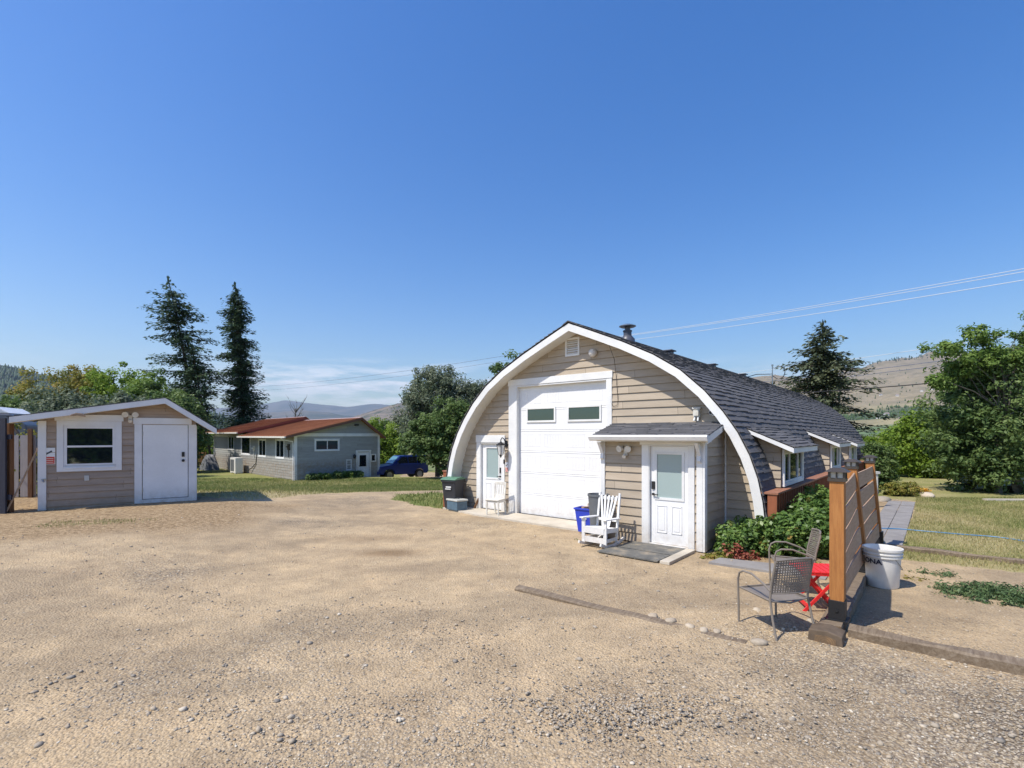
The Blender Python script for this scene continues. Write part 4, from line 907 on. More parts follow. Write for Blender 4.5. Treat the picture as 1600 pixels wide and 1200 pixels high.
m=MB(); m.tube([(-.85,20.2,2.4),(-.5,20.2,2.25),(-.1,20.2,2.1),(-.07,20.2,1.6),(-.07,20.2,zb)],.045,8); m.build('downspout',white,h,True)
window(h,1.55,3.32,1.14,1.86,0,None,fr=.10,sash=.04,mull=(2.45,),glass=glassb,head=.03)
window(h,6.15,6.5,.14,.66,0,None,fr=.07,sash=.03,mull=())
window(h,4.03,4.36,-.45,.28,0,None,fr=.07,sash=.03,rails=(-.08,))
trim(h,[(4.80,4.95,-.04,0,zb,.93),(5.95,6.10,-.04,0,zb,.93),(4.78,6.12,-.05,0,.933,1.05)],'door_frame')
entry_door(h,4.955,5.945,-1.2,.92,.02,(5.12,5.70,-.25,.65),5.08,frosted=False,keypad=False)
m=MB(); m.lathe([(.001,.16),(.11,.08),(.13,0),(.08,-.18),(.001,-.2)],10,(4.62,-.12,.6)); m.box(4.56,4.68,-.06,0,.45,.7); m.build('wall_lantern',black,h,True)
m=MB(); m.box(4.7,5.0,-.10,0,3.02,3.12); m.box(4.62,4.72,-.2,-.08,3.0,3.12); m.build('flood_light',black,h)
ML=rotM((0,0,0),R(-90))     # long wall: window local x = -y
for a,b,z0,z1,mu in((2.05,3.62,.54,1.86,1),(5.88,7.45,.56,1.86,1),(9.65,11.9,.62,2.16,0),(14.15,15.75,.95,2.12,1)):
    window(h,-b,-a,z0,z1,0,ML,fr=.11,sash=.05,mull=(-(a+b)/2,) if mu else ())
for y0,zz_,w in((8.5,1.1,.3),(4.4,1.2,.0),(1.0,1.35,.35)):
    if w: m=MB(); m.box(-.10,-.02,y0-w/2,y0+w/2,zz_-.2,zz_+.25); m.tube([(-.06,y0,zz_-.2),(-.06,y0,zz_-.75)],.03,6); m.lathe([(.001,.0),(.12,.0),(.12,.1),(.001,.1)],10,(-.14,y0,zz_+.0)); m.build('meter_box',bronze if w>.3 else oldwhite,h)
m=MB(); m.tube([(-.03,7.9,.7),(-.06,8.0,-.1),(-.12,8.9,-.55),(-.25,9.6,-.85)],.035,6); m.build('line_cover',bronze,h,True)
# AC unit
def HL(u,v): c=math.cos(R(45)); return (HPt[0]+(u-v)*c,HPt[1]+(u+v)*c)
ax_,ay_=HL(-.75,10.6); t=thing('heat_pump','white outdoor heat pump unit beside the long wall of the house','heat pump',(ax_,ay_,tz(ax_,ay_)),R(-45))
m=MB(); m.box(-.9,.55,-.3,.3,.06,1.35); m.box(-.8,-.6,-.3,.3,0,.06); m.box(.3,.5,-.3,.3,0,.06); m.build('body',painted('ac',(.72,.70,.66),.5,.06,3),t,bevel=.02)
m=MB(); m.box(-.75,.2,-.315,-.302,.2,1.2); m.build('grille',greybin,t)
# covered grill and bench at the far corner
ax_,ay_=HL(-1.2,17.2); t=thing('covered_barbecue','grey barbecue cover slumped to the ground at the far end of the long wall','barbecue',(ax_,ay_,tz(ax_,ay_)),R(-30))
m=MB(); r2=random.Random(3); prof=[(.95,0),(.85,.4),(.72,.9),(.55,1.25),(.45,1.38),(.1,1.42)]
nn_=28; vs=[];fs=[]
for i,(r0,z0) in enumerate(prof):
    for k in range(nn_):
        a=2*PI*k/nn_; f=1+.10*math.sin(5*a+.6)*(1-i/6)+.06*math.sin(11*a)*(1-i/6); vs.append((r0*f*math.cos(a)*(1.25 if z0<.5 else 1),r0*f*math.sin(a)*.7,z0*(1+.05*math.sin(3*a))))
for i in range(len(prof)-1):
    for k in range(nn_): a=i*nn_+k;b=i*nn_+(k+1)%nn_; fs.append((a,b,b+nn_,a+nn_))
fs.append(tuple(range(5*nn_,6*nn_))); m.add(vs,fs); m.build('cover',painted('tarp_grey',(.16,.165,.18),.6,.3,4),t,True)
ax_,ay_=HL(-1.6,20.0); t=thing('garden_bench','dark garden bench with a slatted back at the far corner of the house','bench',(ax_,ay_,tz(ax_,ay_)),R(-20))
m=MB()
for k in range(5): m.box(-.8,.8,-.32+k*.13,-.22+k*.13,.45,.49)
m.build('seat',brownwood,t); m=MB()
for k in range(9): m.box(-.78+k*.18,-.70+k*.18,.33,.36,.5,1.5)
m.box(-.85,.85,.31,.38,1.5,1.6); m.build('backrest',brownwood,t)
for x in(-.78,.72):
    for y in(-.3,.3): m=MB(); m.box(x,x+.07,y,y+.07,0,.45 if y<0 else 1.5); m.build('leg',brownwood,t)
# ---------------------------------------------------------------- blue car
cxp,cyp=-9.6,43.0; t=thing('parked_car','dark blue sport utility vehicle parked behind the house under the tree','car',(cxp,cyp,tz(cxp,cyp)),R(36)); t.scale=(1,1,1.1)
carblue=Mt('car_paint_blue',(.012,.035,.21),.28,.35,.6).m
# x forward is -x (nose to the left)
m=MB()
side=[(-2.25,.55),(-2.28,.85),(-2.2,1.02),(-1.15,1.15),(-.95,1.18),(2.05,1.2),(2.18,1.0),(2.22,.6),(2.1,.42),(1.82,.40),(1.75,.62),(1.55,.78),(1.35,.80),(1.12,.74),(.95,.58),(.9,.38),(-.85,.38),(-.92,.6),(-1.1,.76),(-1.35,.82),(-1.6,.76),(-1.78,.58),(-1.85,.40),(-2.1,.42)]
m.prism(side,-.9,.9); m.build('body',carblue,t,bevel=.05)
m=MB(); vs=[(-1.05,-.86,1.17),(2.18,-.86,1.19),(2.02,-.66,1.80),(-.35,-.66,1.80),(-1.05,.86,1.17),(2.18,.86,1.19),(2.02,.66,1.80),(-.35,.66,1.80)]
m.add(vs,[(0,1,2,3),(5,4,7,6),(4,0,3,7),(1,5,6,2),(3,2,6,7),(0,4,5,1)]); m.build('cabin',carblue,t,bevel=.04)
def quadp(name,pts,mat,par=t):
    m=MB(); m.add(pts,[tuple(range(len(pts)))]); 
    me_=m.build(name,mat,par,recalc=False); s_=me_.modifiers.new('solid','SOLIDIFY'); s_.thickness=.012; s_.offset=1; return me_
k=.012
for sy in(-1,1):
    for a,b in((-.78,.28),(.36,1.15),(1.23,1.86)):
        lo=1.23;hi=1.70; yl=.86-.2*(lo-1.17)/.59+k; yh=.86-.2*(hi-1.17)/.59+k
        xa=max(a,-.9); ta=a+(.58 if a<-.5 else 0); tb=b-(.0 if b<1.8 else .08)
        P=[(xa,sy*yl,lo),(b,sy*yl,lo),(tb,sy*yh,hi),(ta,sy*yh,hi)]; quadp('side_window',P if sy<0 else P[::-1],glassd)
quadp('windshield',[(-1.035,-.74,1.22),(-1.035,.74,1.22),(-.455,.60,1.74),(-.455,-.60,1.74)][::-1],Mt('windshield_glass',(.10,.22,.26),.08,0,1).m)
for x in(-1.35,1.36):
    for sy in(-1,1):
        m=MB(); m.tube([(x,sy*.92,.37),(x,sy*.68,.37)],.37,20); w=m.build('wheel',black,t,True); m=MB(); m.tube([(x,sy*.932,.37),(x,sy*.921,.37)],.24,10); m.build('rim',galv,w)
for sy in(-1,1): m=MB(); m.box(-2.30,-2.15,sy*.75-.13,sy*.75+.13,.78,.98); m.build('headlight',Mt('lamp_glass',(.7,.7,.7),.15,.3).m,t,bevel=.02)
m=MB(); m.box(-2.31,-2.27,-.55,.55,.78,.98); m.build('grille',galv,t); m=MB(); m.box(-2.38,-2.2,-.85,.85,.42,.68); m.build('bumper',carblue,t,bevel=.03)
for sy in(-1,1): m=MB(); m.box(-.75,-.6,sy*.98-.09,sy*.98+.09,1.15,1.3); m.build('mirror',carblue,t,bevel=.02)
m=MB(); m.box(.1,1.7,-.5,-.46,1.78,1.83); m.build('roof_rack',black,t)
# ---------------------------------------------------------------- things by the garage wall
def G2W(x,y): a,b=x-7.09,y+11.0; return XY(a,b)
def gthing(name,label,cat,x,y,z=0,rot=0,group=None):
    wx,wy=G2W(x,y); return thing(name,label,cat,(wx,wy,z),-th+rot,group)
t=gthing('wheelie_bin','dark wheeled garbage bin with a green lid at the left foot of the garage','garbage bin',-4.17,-.50,0,R(14)); t.scale=(.84,.84,.93)
m=MB()
vs=[(-.22,-.24,.04),(.22,-.24,.04),(.24,.24,.04),(-.24,.24,.04),(-.29,-.33,.94),(.29,-.33,.94),(.29,.30,.94),(-.29,.30,.94)]
m.add(vs,[(0,3,2,1),(4,5,6,7),(0,1,5,4),(1,2,6,5),(2,3,7,6),(3,0,4,7)]); m.build('bin_body',darkbin,t,bevel=.02)
m=MB(); m.box(-.31,.31,-.36,.34,.90,.96); m.build('rim',darkbin,t,bevel=.01)
m=MB(); m.prism([(-.38,.965),(.34,.965),(.33,1.0),(.15,1.045),(-.2,1.04),(-.37,.99)],-.32,.32,'x'); m.build('lid',green_lid,t,bevel=.012)
m=MB(); m.tube([(-.28,.30,.9),(-.28,.42,.88),(.28,.42,.88),(.28,.30,.9)],.016,8); m.build('handle',darkbin,t,True)
for x in(-.27,.27): m=MB(); m.tube([(x-.03,.27,.11),(x+.03,.27,.11)],.11,16); m.build('wheel',black,t,True)
m=MB(); m.box(-.10,.12,-.345,-.338,.72,.76); m.box(-.13,.10,-.338,-.331,.66,.69); o=m.build('label',signw,t)
t=gthing('cool_box','small blue-grey cool box with a pale lid on the ground by the garage','cool box',-3.88,-.62,0.01,R(-8))
m=MB(); m.prism([(-.27,-.19),(.27,-.19),(.27,.19),(-.27,.19)],.0,.27,'z'); m.build('body',painted('cool_blue',(.09,.15,.20),.5,.2,8),t,bevel=.025)
m=MB(); m.prism([(-.29,-.21),(.29,-.21),(.29,.21),(-.29,.21)],.273,.33,'z'); m.build('lid',painted('cool_lid',(.5,.5,.46),.5,.15,8),t,bevel=.02)
m=MB(); m.tube([(-.1,0,.33),(-.1,0,.36),(.1,0,.36),(.1,0,.33)],.012,6); m.build('handle',darkbin,t,True)
m=MB(); wx,wy=G2W(-3.62,-.14); m.bar((0,0,0),(.13,.05,.30),.035,.06); tag(m.build('hand_brush',brownwood,None,loc=(wx,wy,.02)),'small brown brush propped against the wall beside the side door','brush')
# dining chair
t=gthing('dining_chair','chipped white wooden dining chair in front of the side door','chair',-2.36,-.55,.022,R(10)); t.scale=(.96,.96,.96)
def leg(par,p,q,w=.04,mat=oldwhite,name='leg',w2=None):
    m=MB(); m.bar(p,q,w,w,(0,1,0),0,w2,w2); return m.build(name,mat,par,bevel=.003)
for x in(-.2,.2): leg(t,(x,-.2,0),(x,-.2,.42),.032,w2=.045)
for x in(-.18,.18):
    m=MB(); m.bar((x,.24,0),(x,.18,.45),.035,.035,(1,0,0)); m.bar((x,.18,.445),(x,.25,.93),.035,.035,(1,0,0)); m.build('leg',oldwhite,t)
m=MB(); m.prism([(-.23,-.24),(.23,-.24),(.20,.20),(-.20,.20)],.42,.455,'z'); m.build('seat',oldwhite,t,bevel=.008)
m=MB(); m.box(-.2,.2,-.21,-.19,.36,.42); m.box(-.21,-.19,-.19,.18,.36,.418); m.box(.19,.21,-.19,.18,.36,.418); m.build('apron',oldwhite,t)
for x in(-.195,.195): leg(t,(x,-.19,.16),(x,.2,.16),.022,name='stretcher')
m=MB(); m.bar((-.19,.248,.89),(.19,.248,.89),.03,.09,(0,0,1)); m.build('top_rail',oldwhite,t,bevel=.004); m=MB(); m.bar((-.17,.195,.55),(.17,.195,.55),.02,.035,(0,0,1)); m.build('lower_rail',oldwhite,t)
for i in range(4): x=-.12+i*.08; leg(t,(x,.195,.56),(x,.243,.86),.018,name='back_slat')
# blue recycling bin
t=gthing('recycling_bin','blue plastic recycling bin holding scraps in front of the overhead door','recycling bin',.92,-1.05,.005,R(4)); t.scale=(.92,.92,1)
m=MB(); b=[(-.17,-.13),(.17,-.13),(.17,.13),(-.17,.13)]; T_=[(-.24,-.19),(.24,-.19),(.24,.19),(-.24,.19)]
vs=[(x,y,.01) for x,y in b]+[(x,y,.56) for x,y in T_]+[(x*.94,y*.94,.56) for x,y in T_]+[(x*.95,y*.95,.06) for x,y in b]
m.add(vs,[(0,3,2,1)]+[(i,(i+1)%4,4+(i+1)%4,4+i) for i in range(4)]+[(4+i,4+(i+1)%4,8+(i+1)%4,8+i) for i in range(4)]+[(8+i,8+(i+1)%4,12+(i+1)%4,12+i) for i in range(4)]+[(12,13,14,15)])
m.build('bin_body',bluepl,t,bevel=.008)
m=MB(); 
for q in((-.26,.26,-.21,-.19),(-.26,.26,.19,.21),(-.26,-.24,-.19,.19),(.24,.26,-.19,.19)): m.box(q[0],q[1],q[2],q[3],.53,.57)
m.build('rim',bluepl,t,bevel=.005)
m=MB(); m.tube([(-.035,-.183,.33),(-.035,-.176,.33)],.026,3); m.box(.0,.028,-.186,-.172,.318,.342); m.box(.034,.062,-.186,-.172,.318,.342);m.box(.068,.09,-.186,-.172,.318,.342); o=m.build('logo_mark',signw,t)
wx,wy=G2W(.96,-1.05)
m=MB(); m.box(-.09,.05,-.05,.05,0,.10); m.M=Matrix.Rotation(.4,4,'Z'); m.box(-.12,.12,-.03,.0,.0,.05); m.M=None; m.tube([(.05,0,.0),(.06,0,.17)],.011,6); tag(m.build('cardboard_scrap',painted('card',(.45,.30,.18),.8,.2,6),None,loc=(wx-.05,wy,.50),rotz=.4),'brown cardboard scrap sticking out of the blue recycling bin','cardboard')
# grey bag / bin behind the rocker
t=gthing('plastic_tub','dark grey tapered plastic tub standing behind the rocking chair','tub',1.50,-1.50,.0,0); t.scale=(.95,.95,1.16)
m=MB(); m.lathe([(.001,.01),(.17,.01),(.17,.03),(.235,.80),(.25,.80),(.25,.84),(.235,.84),(.225,.80),(.165,.06),(.001,.05)],20); m.build('tub_body',greybin,t,True)
# rocking chair
t=gthing('rocking_chair','white slatted wooden rocking chair against the porch wall','rocking chair',1.86,-2.02,.0,R(-2)); t.scale=(.88,.9,.9)
for x in(-.29,.29):
    m=MB(); pts=[(x,-.46+i*.1,.02+1.1*((-.46+i*.1-.02)**2)*.36) for i in range(11)]
    for i in range(10): m.bar(pts[i],(pts[i+1][0],pts[i+1][1]+.002,pts[i+1][2]),.04,.06,(0,0,1))
    m.build('rocker',oldwhite if False else white,t)
W2=white
for x in(-.29,.29):
    m=MB(); m.bar((x,-.27,.07),(x,-.27,.62),.085,.04,(0,1,0)); m.build('front_leg',W2,t,bevel=.004)
    m=MB(); m.bar((x*.93,.22,.05),(x*.93,.40,1.16),.045,.05,(1,0,0)); m.build('back_post',W2,t,bevel=.004)
    m=MB(); m.bar((x*1.06,-.34,.635),(x*1.02,.30,.60),.11,.028,(0,0,1)); m.build('armrest',W2,t,bevel=.005)
    m=MB(); m.bar((x,-.25,.38),(x*.96,.26,.34),.03,.10,(0,0,1)); m.build('side_rail',W2,t)
    m=MB(); m.bar((x,-.25,.15),(x*.96,.22,.15),.025,.07,(0,0,1)); m.build('side_stretcher',W2,t)
m=MB(); m.box(-.27,.27,-.30,-.275,.30,.42); m.build('front_apron',W2,t); m=MB(); m.box(-.27,.27,-.285,-.265,.10,.22); m.build('footrail',W2,t)
for i in range(6): m=MB(); m.M=Matrix.Translation((0,-.26+i*.095,.43-.012*i)); m.box(-.285,.285,-.04,.04,-.012,.012); m.build('seat_slat',W2,t)
for i in range(5):
    f=(i-2); m=MB(); m.bar((f*.038,.20,.38),(f*.105,.37,1.10),.05,.018,(0,-1,.2)); m.build('back_slat',W2,t,bevel=.003)
m=MB(); m.bar((-.27,.385,1.03),(.27,.385,1.03),.02,.07,(0,0,1)); m.build('top_rail',W2,t); m=MB(); m.bar((-.26,.27,.55),(.26,.27,.55),.02,.06,(0,0,1)); m.build('lower_rail',W2,t)
# ---------------------------------------------------------------- fence, timbers, patio set
def FW(a,b): return XY(a,b)
fx,fy=FW(-.86,6.82)
t=thing('privacy_fence','short cedar privacy screen of three posts with lantern caps and horizontal boards','fence',(fx,fy,0),-th)
LY=[0,2.68,5.34]; LN=[0,.15,.13]
for i,y in enumerate(LY):
    M=Matrix.Translation((0,y,.15))@Matrix.Shear('XY',4,(0,0)); 
    ln=LN[i]
    m=MB(); top=1.72 if i<2 else 1.70
    q=.072; vs=[(-q,y-q,.15),(q,y-q,.15),(q,y+q,.15),(-q,y+q,.15)]; vs+=[(vx-ln,vy,top) for vx,vy,vz in vs]
    m.add(vs,[(0,3,2,1),(4,5,6,7),(0,1,5,4),(1,2,6,5),(2,3,7,6),(3,0,4,7)]); p_=m.build('post',cedar,t,bevel=.006)
    m=MB(); q=.082; m.box(-q,q,y-q,y+q,.13,.36); br=m.build('post_base',black,p_,bevel=.004)
    m=MB(); m.box(-q-.03,q+.03,y-q-.03,y+q+.03,.115,.145); m.tube([(0.0,y-q,.25),(0,y-q-.012,.25)],.018,8); m.build('base_plate',black,p_)
    m=MB(); c=-ln; z=top; m.box(c-.088,c+.088,y-.088,y+.088,z,z+.035); m.box(c-.06,c+.06,y-.06,y+.06,z+.035,z+.11)
    for sx in(-1,1):
        for sy in(-1,1): m.box(c+sx*.072-.012,c+sx*.072+.012,y+sy*.072-.012,y+sy*.072+.012,z+.035,z+.11)
    m.box(c-.008,c+.008,y-.083,y-.06,z+.035,z+.11)
    m.add([(c-.12,y-.12,z+.11),(c+.12,y-.12,z+.11),(c+.12,y+.12,z+.11),(c-.12,y+.12,z+.11),(c-.05,y-.05,z+.155),(c+.05,y-.05,z+.155),(c+.05,y+.05,z+.155),(c-.05,y+.05,z+.155)],[(0,3,2,1),(4,5,6,7),(0,1,5,4),(1,2,6,5),(2,3,7,6),(3,0,4,7)])
    cp=m.build('lantern_cap',bronze,p_); m=MB(); m.box(c-.068,c+.068,y-.068,y+.068,z+.04,z+.105); m.build('lantern_glass',Mt('cap_glass',(.5,.5,.47),.2,0,.6).m,cp)
for k in range(2):
    y0,y1=LY[k]+.075,LY[k+1]-.05; l0,l1=LN[k],LN[k+1]
    zt=[1.66,1.38,1.10,.82,.54] if k==0 else [1.64,1.35,1.07,.79,.51]
    for j,z in enumerate(zt):
        m=MB(); hgt=.238; n=8; x0=.02; th_=.022; dz=.0
        for q in range(n):
            u0,u1=q/n,(q+1)/n; ya,yb=y0+(y1-y0)*u0,y0+(y1-y0)*u1
            def X(u,zz): return x0-(l0+(l1-l0)*u)*(zz/1.75)+.012*math.sin(PI*u+j)
            za=z-.0*u0; vs=[(X(u0,z-hgt),ya,z-hgt),(X(u0,z-hgt)+th_,ya,z-hgt),(X(u0,z)+th_,ya,z),(X(u0,z),ya,z),(X(u1,z-hgt),yb,z-hgt),(X(u1,z-hgt)+th_,yb,z-hgt),(X(u1,z)+th_,yb,z),(X(u1,z),yb,z)]
            fs=[(3,2,6,7),(0,4,5,1),(1,5,6,2),(0,3,7,4)]
            if q==0: fs.append((0,1,2,3))
            if q==n-1: fs.append((4,7,6,5))
            m.add(vs,fs)
        m.build('board',board,t)
def wob_timber(name,L,w,h,mat,loc,rz,label,seed,cat='timber',endmat=None,zoff=0,dz=0):
    r=random.Random(seed); n=max(8,int(L/.25)); m=MB(); vs=[];fs=[]
    for i in range(n+1):
        y=L*i/n; c=.02; sec=[(-w/2,-.12),(w/2,-.12),(w/2,h-c),(w/2-c,h),(-w/2+c,h),(-w/2,h-c)]
        for x,z in sec: vs.append((x+r.uniform(-.012,.012),y,z+(r.uniform(-.012,.01) if z>0 else 0)+dz*i/n))
    for i in range(n):
        for k in range(6): a=i*6+k;b=i*6+(k+1)%6; fs.append((a,b,b+6,a+6))
    m.add(vs,fs); m.add([vs[k] for k in range(6)],[(0,1,2,3,4,5)],1); m.add([vs[n*6+k] for k in range(6)],[(5,4,3,2,1,0)],1)
    o=m.build(name,[mat,endmat or mat],None,loc=loc,rotz=rz); return tag(o,label,cat)
wob_timber('landscape_timber',6.0,.24,.13,timberx,(*FW(-.9,6.55),0),-th,'thick weathered timber lying under the cedar privacy fence',2,endmat=endgrain)
wob_timber('landscape_timber',4.6,.17,.11,timberx,(*FW(-.74,6.72),0.0),-th-R(90),'long weathered timber running off to the right from the first fence post',3,endmat=endgrain)
wob_timber('landscape_timber',3.1,.15,.05,timberx,(*FW(-4.66,5.62),0.0),-th-R(90-3),'half buried weathered timber in the gravel left of the patio chairs',4,endmat=endgrain,dz=-.04)
wob_timber('landscape_timber',5.0,.12,.10,timberx,(*FW(-.70,12.35),0.0),-th-R(92),'dark edging timber between the lawn and the gravel',5)
m=MB(); ring=[(-.17,-.06),(-.15,-.16),(0,-.20),(.14,-.18),(.16,-.05),(.15,.09),(.02,.125),(-.16,.11)]
m.prism(ring,-.15,.12); core=[(x*.62,z*.66-.01) for x,z in ring]
o=m.build('log_end',painted('log_weathered',(.13,.095,.065),.85,.4,8),None,bevel=.01,loc=(*FW(-.90,6.42),.02),rotz=-th); tag(o,'sawn log end poking out of the ground at the foot of the first fence post','log')
m=MB(); m.prism(core,-.154,-.1505); m.build('cut_face',endgrain,o)
# patio chair
def patio_chair(label,loc,rz):
    t=thing('patio_chair',label,'chair',loc,rz,'taupe metal patio chairs')
    # faces +y ; back at -y
    for sx in(-1,1):
        x=sx*.27
        m=MB(); m.tube([(x,.26,0),(x,.27,.35),(x,.275,.52),(x,.25,.60),(x,.19,.635),(x,.05,.64),(x,-.14,.575),(x*.97,-.235,.52)],.0125,8); m.build('leg',taupe,t,True)
        m=MB(); m.tube([(x,-.33,0),(x*.98,-.27,.2),(x*.95,-.22,.42),(x*.95,-.24,.6),(x*.93,-.30,.86)],.013,8); m.build('leg',taupe,t,True)
    m=MB(); n=10; vs=[];fs=[]
    for i in range(n+1):
        y=-.23+.49*i/n
        for k in range(9): u=k/8; vs.append((-.262+.524*u,y,.40+.02*i/n-.028*math.sin(PI*u)*math.sin(PI*min(1,i/n+.1))))
    for i in range(n):
        for k in range(8): a=i*9+k; fs.append((a,a+1,a+10,a+9))
    m.add(vs,fs); o=m.build('seat',taupe,t,True); q=o.modifiers.new('s','SOLIDIFY'); q.thickness=.006
    m=MB(); m.tube([(-.26,-.22,.41),(-.26,.25,.425),(.26,.25,.425),(.26,-.22,.41)],.011,6); m.tube([(-.26,-.22,.40),(0,-.24,.37),(.26,-.22,.40)],.010,6); m.build('seat_frame',taupe,t,True)
    # woven back
    m=MB(); NB=17; 
    def B(u,v): x=(-1+2*u)*.245*(.99+.0*v); z=.50+.36*v+.018*math.sin(PI*u)*v; y=-.235-.055*v-.045*math.sin(PI*u); return (x,y,z)
    for i in range(NB+1):
        u=i/NB; 
        for j in range(4): m.bar(B(u,j/4),B(u,(j+1)/4),.0155,.003,(0,1,0))
    for j in range(14):
        v=j/13
        for i in range(8): m.bar(B(i/8,v),B((i+1)/8,v),.003,.0145,(0,0,1))
    m.build('backrest',taupe,t)
    m=MB(); m.tube([B(i/8,1.02) for i in range(9)],.012,7); m.tube([B(i/8,-.02) for i in range(9)],.009,7); m.build('back_frame',taupe,t,True)
    return t
patio_chair('taupe mesh patio chair with its back turned, nearest in front of the red folding table',(3.06,5.83,0),R(15))
patio_chair('taupe mesh patio chair seen side on, behind the red folding table near the hedge',(4.08,7.25,0),R(70))
# red folding table
t=thing('folding_table','small bright red slatted folding table beside the first fence post','table',(3.98,6.52,0),R(-12))
m=MB()
for i in range(7): m.box(-.25+i*.0725,-.25+i*.0725+.062,-.25,.25,.505,.523)
m.build('tabletop',redp,t,bevel=.003)
for y in(-.23,.23): m=MB(); m.box(-.25,.25,y-.016,y+.016,.475,.503); m.build('rail',redp,t)
for y in(-.20,.20):
    m=MB(); m.bar((-.22,y,.0),(.2,y,.49),.035,.02,(0,1,0)); m.build('leg',redp,t)
    m=MB(); y2=y*.86; m.bar((.22,y2,.0),(-.2,y2,.49),.035,.02,(0,1,0)); m.build('leg',redp,t)
for x in(-.17,.17): m=MB(); m.box(x-.015,x+.015,-.2,.2,.05,.085); m.build('stretcher',redp,t)
# bucket
bx_,by_=5.53,7.45; bz=0
t=thing('plastic_bucket','big scuffed white plastic bucket with ribs behind the cedar fence','bucket',(bx_,by_,bz),R(0))
m=MB(); r0,r1,hb=.20,.235,.58
m.lathe([(.001,.005),(r0-.01,.005),(r0,.02),(r1-.012,hb-.13),(r1+.008,hb-.13),(r1+.008,hb-.115),(r1-.008,hb-.11),(r1-.006,hb-.085),(r1+.012,hb-.085),(r1+.012,hb-.07),(r1-.004,hb-.065),(r1-.003,hb-.03),(r1+.016,hb-.03),(r1+.016,hb),(r1-.004,hb),(r1-.012,hb-.02),(r0-.012,.03),(.001,.03)],40)
m.build('bucket_body',bucketm,t,True)
m=MB(); pts=[(math.cos(a)*(r1+.012),math.sin(a)*(r1+.012)*.9-.0,hb-.10-.22*math.sin(max(0,min(PI,(a+.9)*1.25)))) for a in np.linspace(-.95,1.6,12)]; m.tube([(p[0],-p[1],p[2]) for p in pts],.005,5); m.build('bail',galv,t,True)
# printed letters wrapped on the wall of the bucket
cu=bpy.data.curves.new('letters','FONT'); cu.body='ONA'; cu.size=.10; cu.align_x='CENTER'; cu.extrude=0; cu.offset=.003; co_=bpy.data.objects.new('tmp',cu); COL.objects.link(co_)
dg=bpy.context.evaluated_depsgraph_get(); me=bpy.data.meshes.new_from_object(co_.evaluated_get(dg)); bpy.data.objects.remove(co_)
import bmesh as _b
bm=_b.new(); bm.from_mesh(me)
_b.ops.subdivide_edges(bm,edges=[e for e in bm.edges if e.calc_length()>.02],cuts=2)
for v_ in bm.verts:
    z=.36+v_.co.y; r=r0+(r1-r0)*z/(hb-.13)-.0+.0015; a=-2.78+v_.co.x*1.1/r; v_.co=(math.cos(a)*r,math.sin(a)*r,z)
bm.to_mesh(me); bm.free(); me.materials.append(ink); o=bpy.data.objects.new('letters',me); COL.objects.link(o); o.parent=t
# hose
m=MB(); pts=[]
for i in range(40):
    u=i/39; a_=-1.15+u*6.2; b_=14.6+1.2*u+.25*math.sin(u*9)+.1*math.sin(u*23); x,y=FW(a_,b_); pts.append((x,y,.03+.004*math.sin(i)))
m.tube(pts,.013,6); tag(m.build('garden_hose',painted('hose_blue',(.06,.22,.42),.45,.1,5),None,True),'thin blue garden hose trailing across the pavers and lawn','hose')
# pavers
t=thing('paver_path','path of big grey square pavers two wide along the garage','path',(*FW(0,0),0),-th)
r2=random.Random(9)
for i in range(18):
    for j in range(2):
        m=MB(); y=10.2+i*.62; x=-1.22+j*.36; m.box(x+.004,x+.352,y+.005,y+.612,-.03,.022+r2.uniform(-.006,.006)); m.build('paver',paver,t,bevel=.004)
m=MB(); m.prism([(-3.05,8.95),(-1.3,9.05),(-1.3,9.75),(-3.0,9.40)],-.04,.018,'z'); tag(m.build('concrete_strip',concrete if False else paver,None,rotz=-th),'flat grey concrete strip on the gravel in front of the hedge','paving slab')
# pale stake by the fence, garden rocks, retaining wall
m=MB(); m.tube([(0,0,0),(0,0,1.05)],.045,8); m.box(-.07,.07,-.07,.07,1.05,1.12); tag(m.build('marker_post',oldwhite,None,loc=(*FW(-1.4,19.2),0)),'thin white post beyond the far end of the cedar fence','post')
def rock(label,x,y,s,seed,group=None,mat=None):
    r=np.random.default_rng(seed); bm=bmesh.new(); bmesh.ops.create_icosphere(bm,subdivisions=2,radius=1)
    for v_ in bm.verts:
        n_=noise.noise(v_.co*1.3+Vector((seed*3.1,0,0))); v_.co*=(1+.35*n_); v_.co.x*=s[0]; v_.co.y*=s[1]; v_.co.z*=s[2]
    me=bpy.data.meshes.new('rock'); bm.to_mesh(me); bm.free(); me.materials.append(mat or stonem); at=me.attributes.new('tint','FLOAT','POINT'); at.data.foreach_set('value',np.full(len(me.vertices),float(r.uniform(.35,.85)),np.float32))
    me.polygons.foreach_set('use_smooth',[True]*len(me.polygons))
    o=bpy.data.objects.new('rock',me); COL.objects.link(o); o.location=(x,y,tz(x,y)+s[2]*.3); o.rotation_euler[2]=r.uniform(0,3); return tag(o,label,'rock',group)
x,y=FW(-1.75,21.9); rock('large flat pale rock at the far left end of the paver path',x-.1,y-.6,(.55,.3,.12),3)
x,y=FW(-.2,23.2); rock('long whitish boulder in front of the big dense tree at the lawn edge',15.2,18.3,(.36,.22,.13),4)
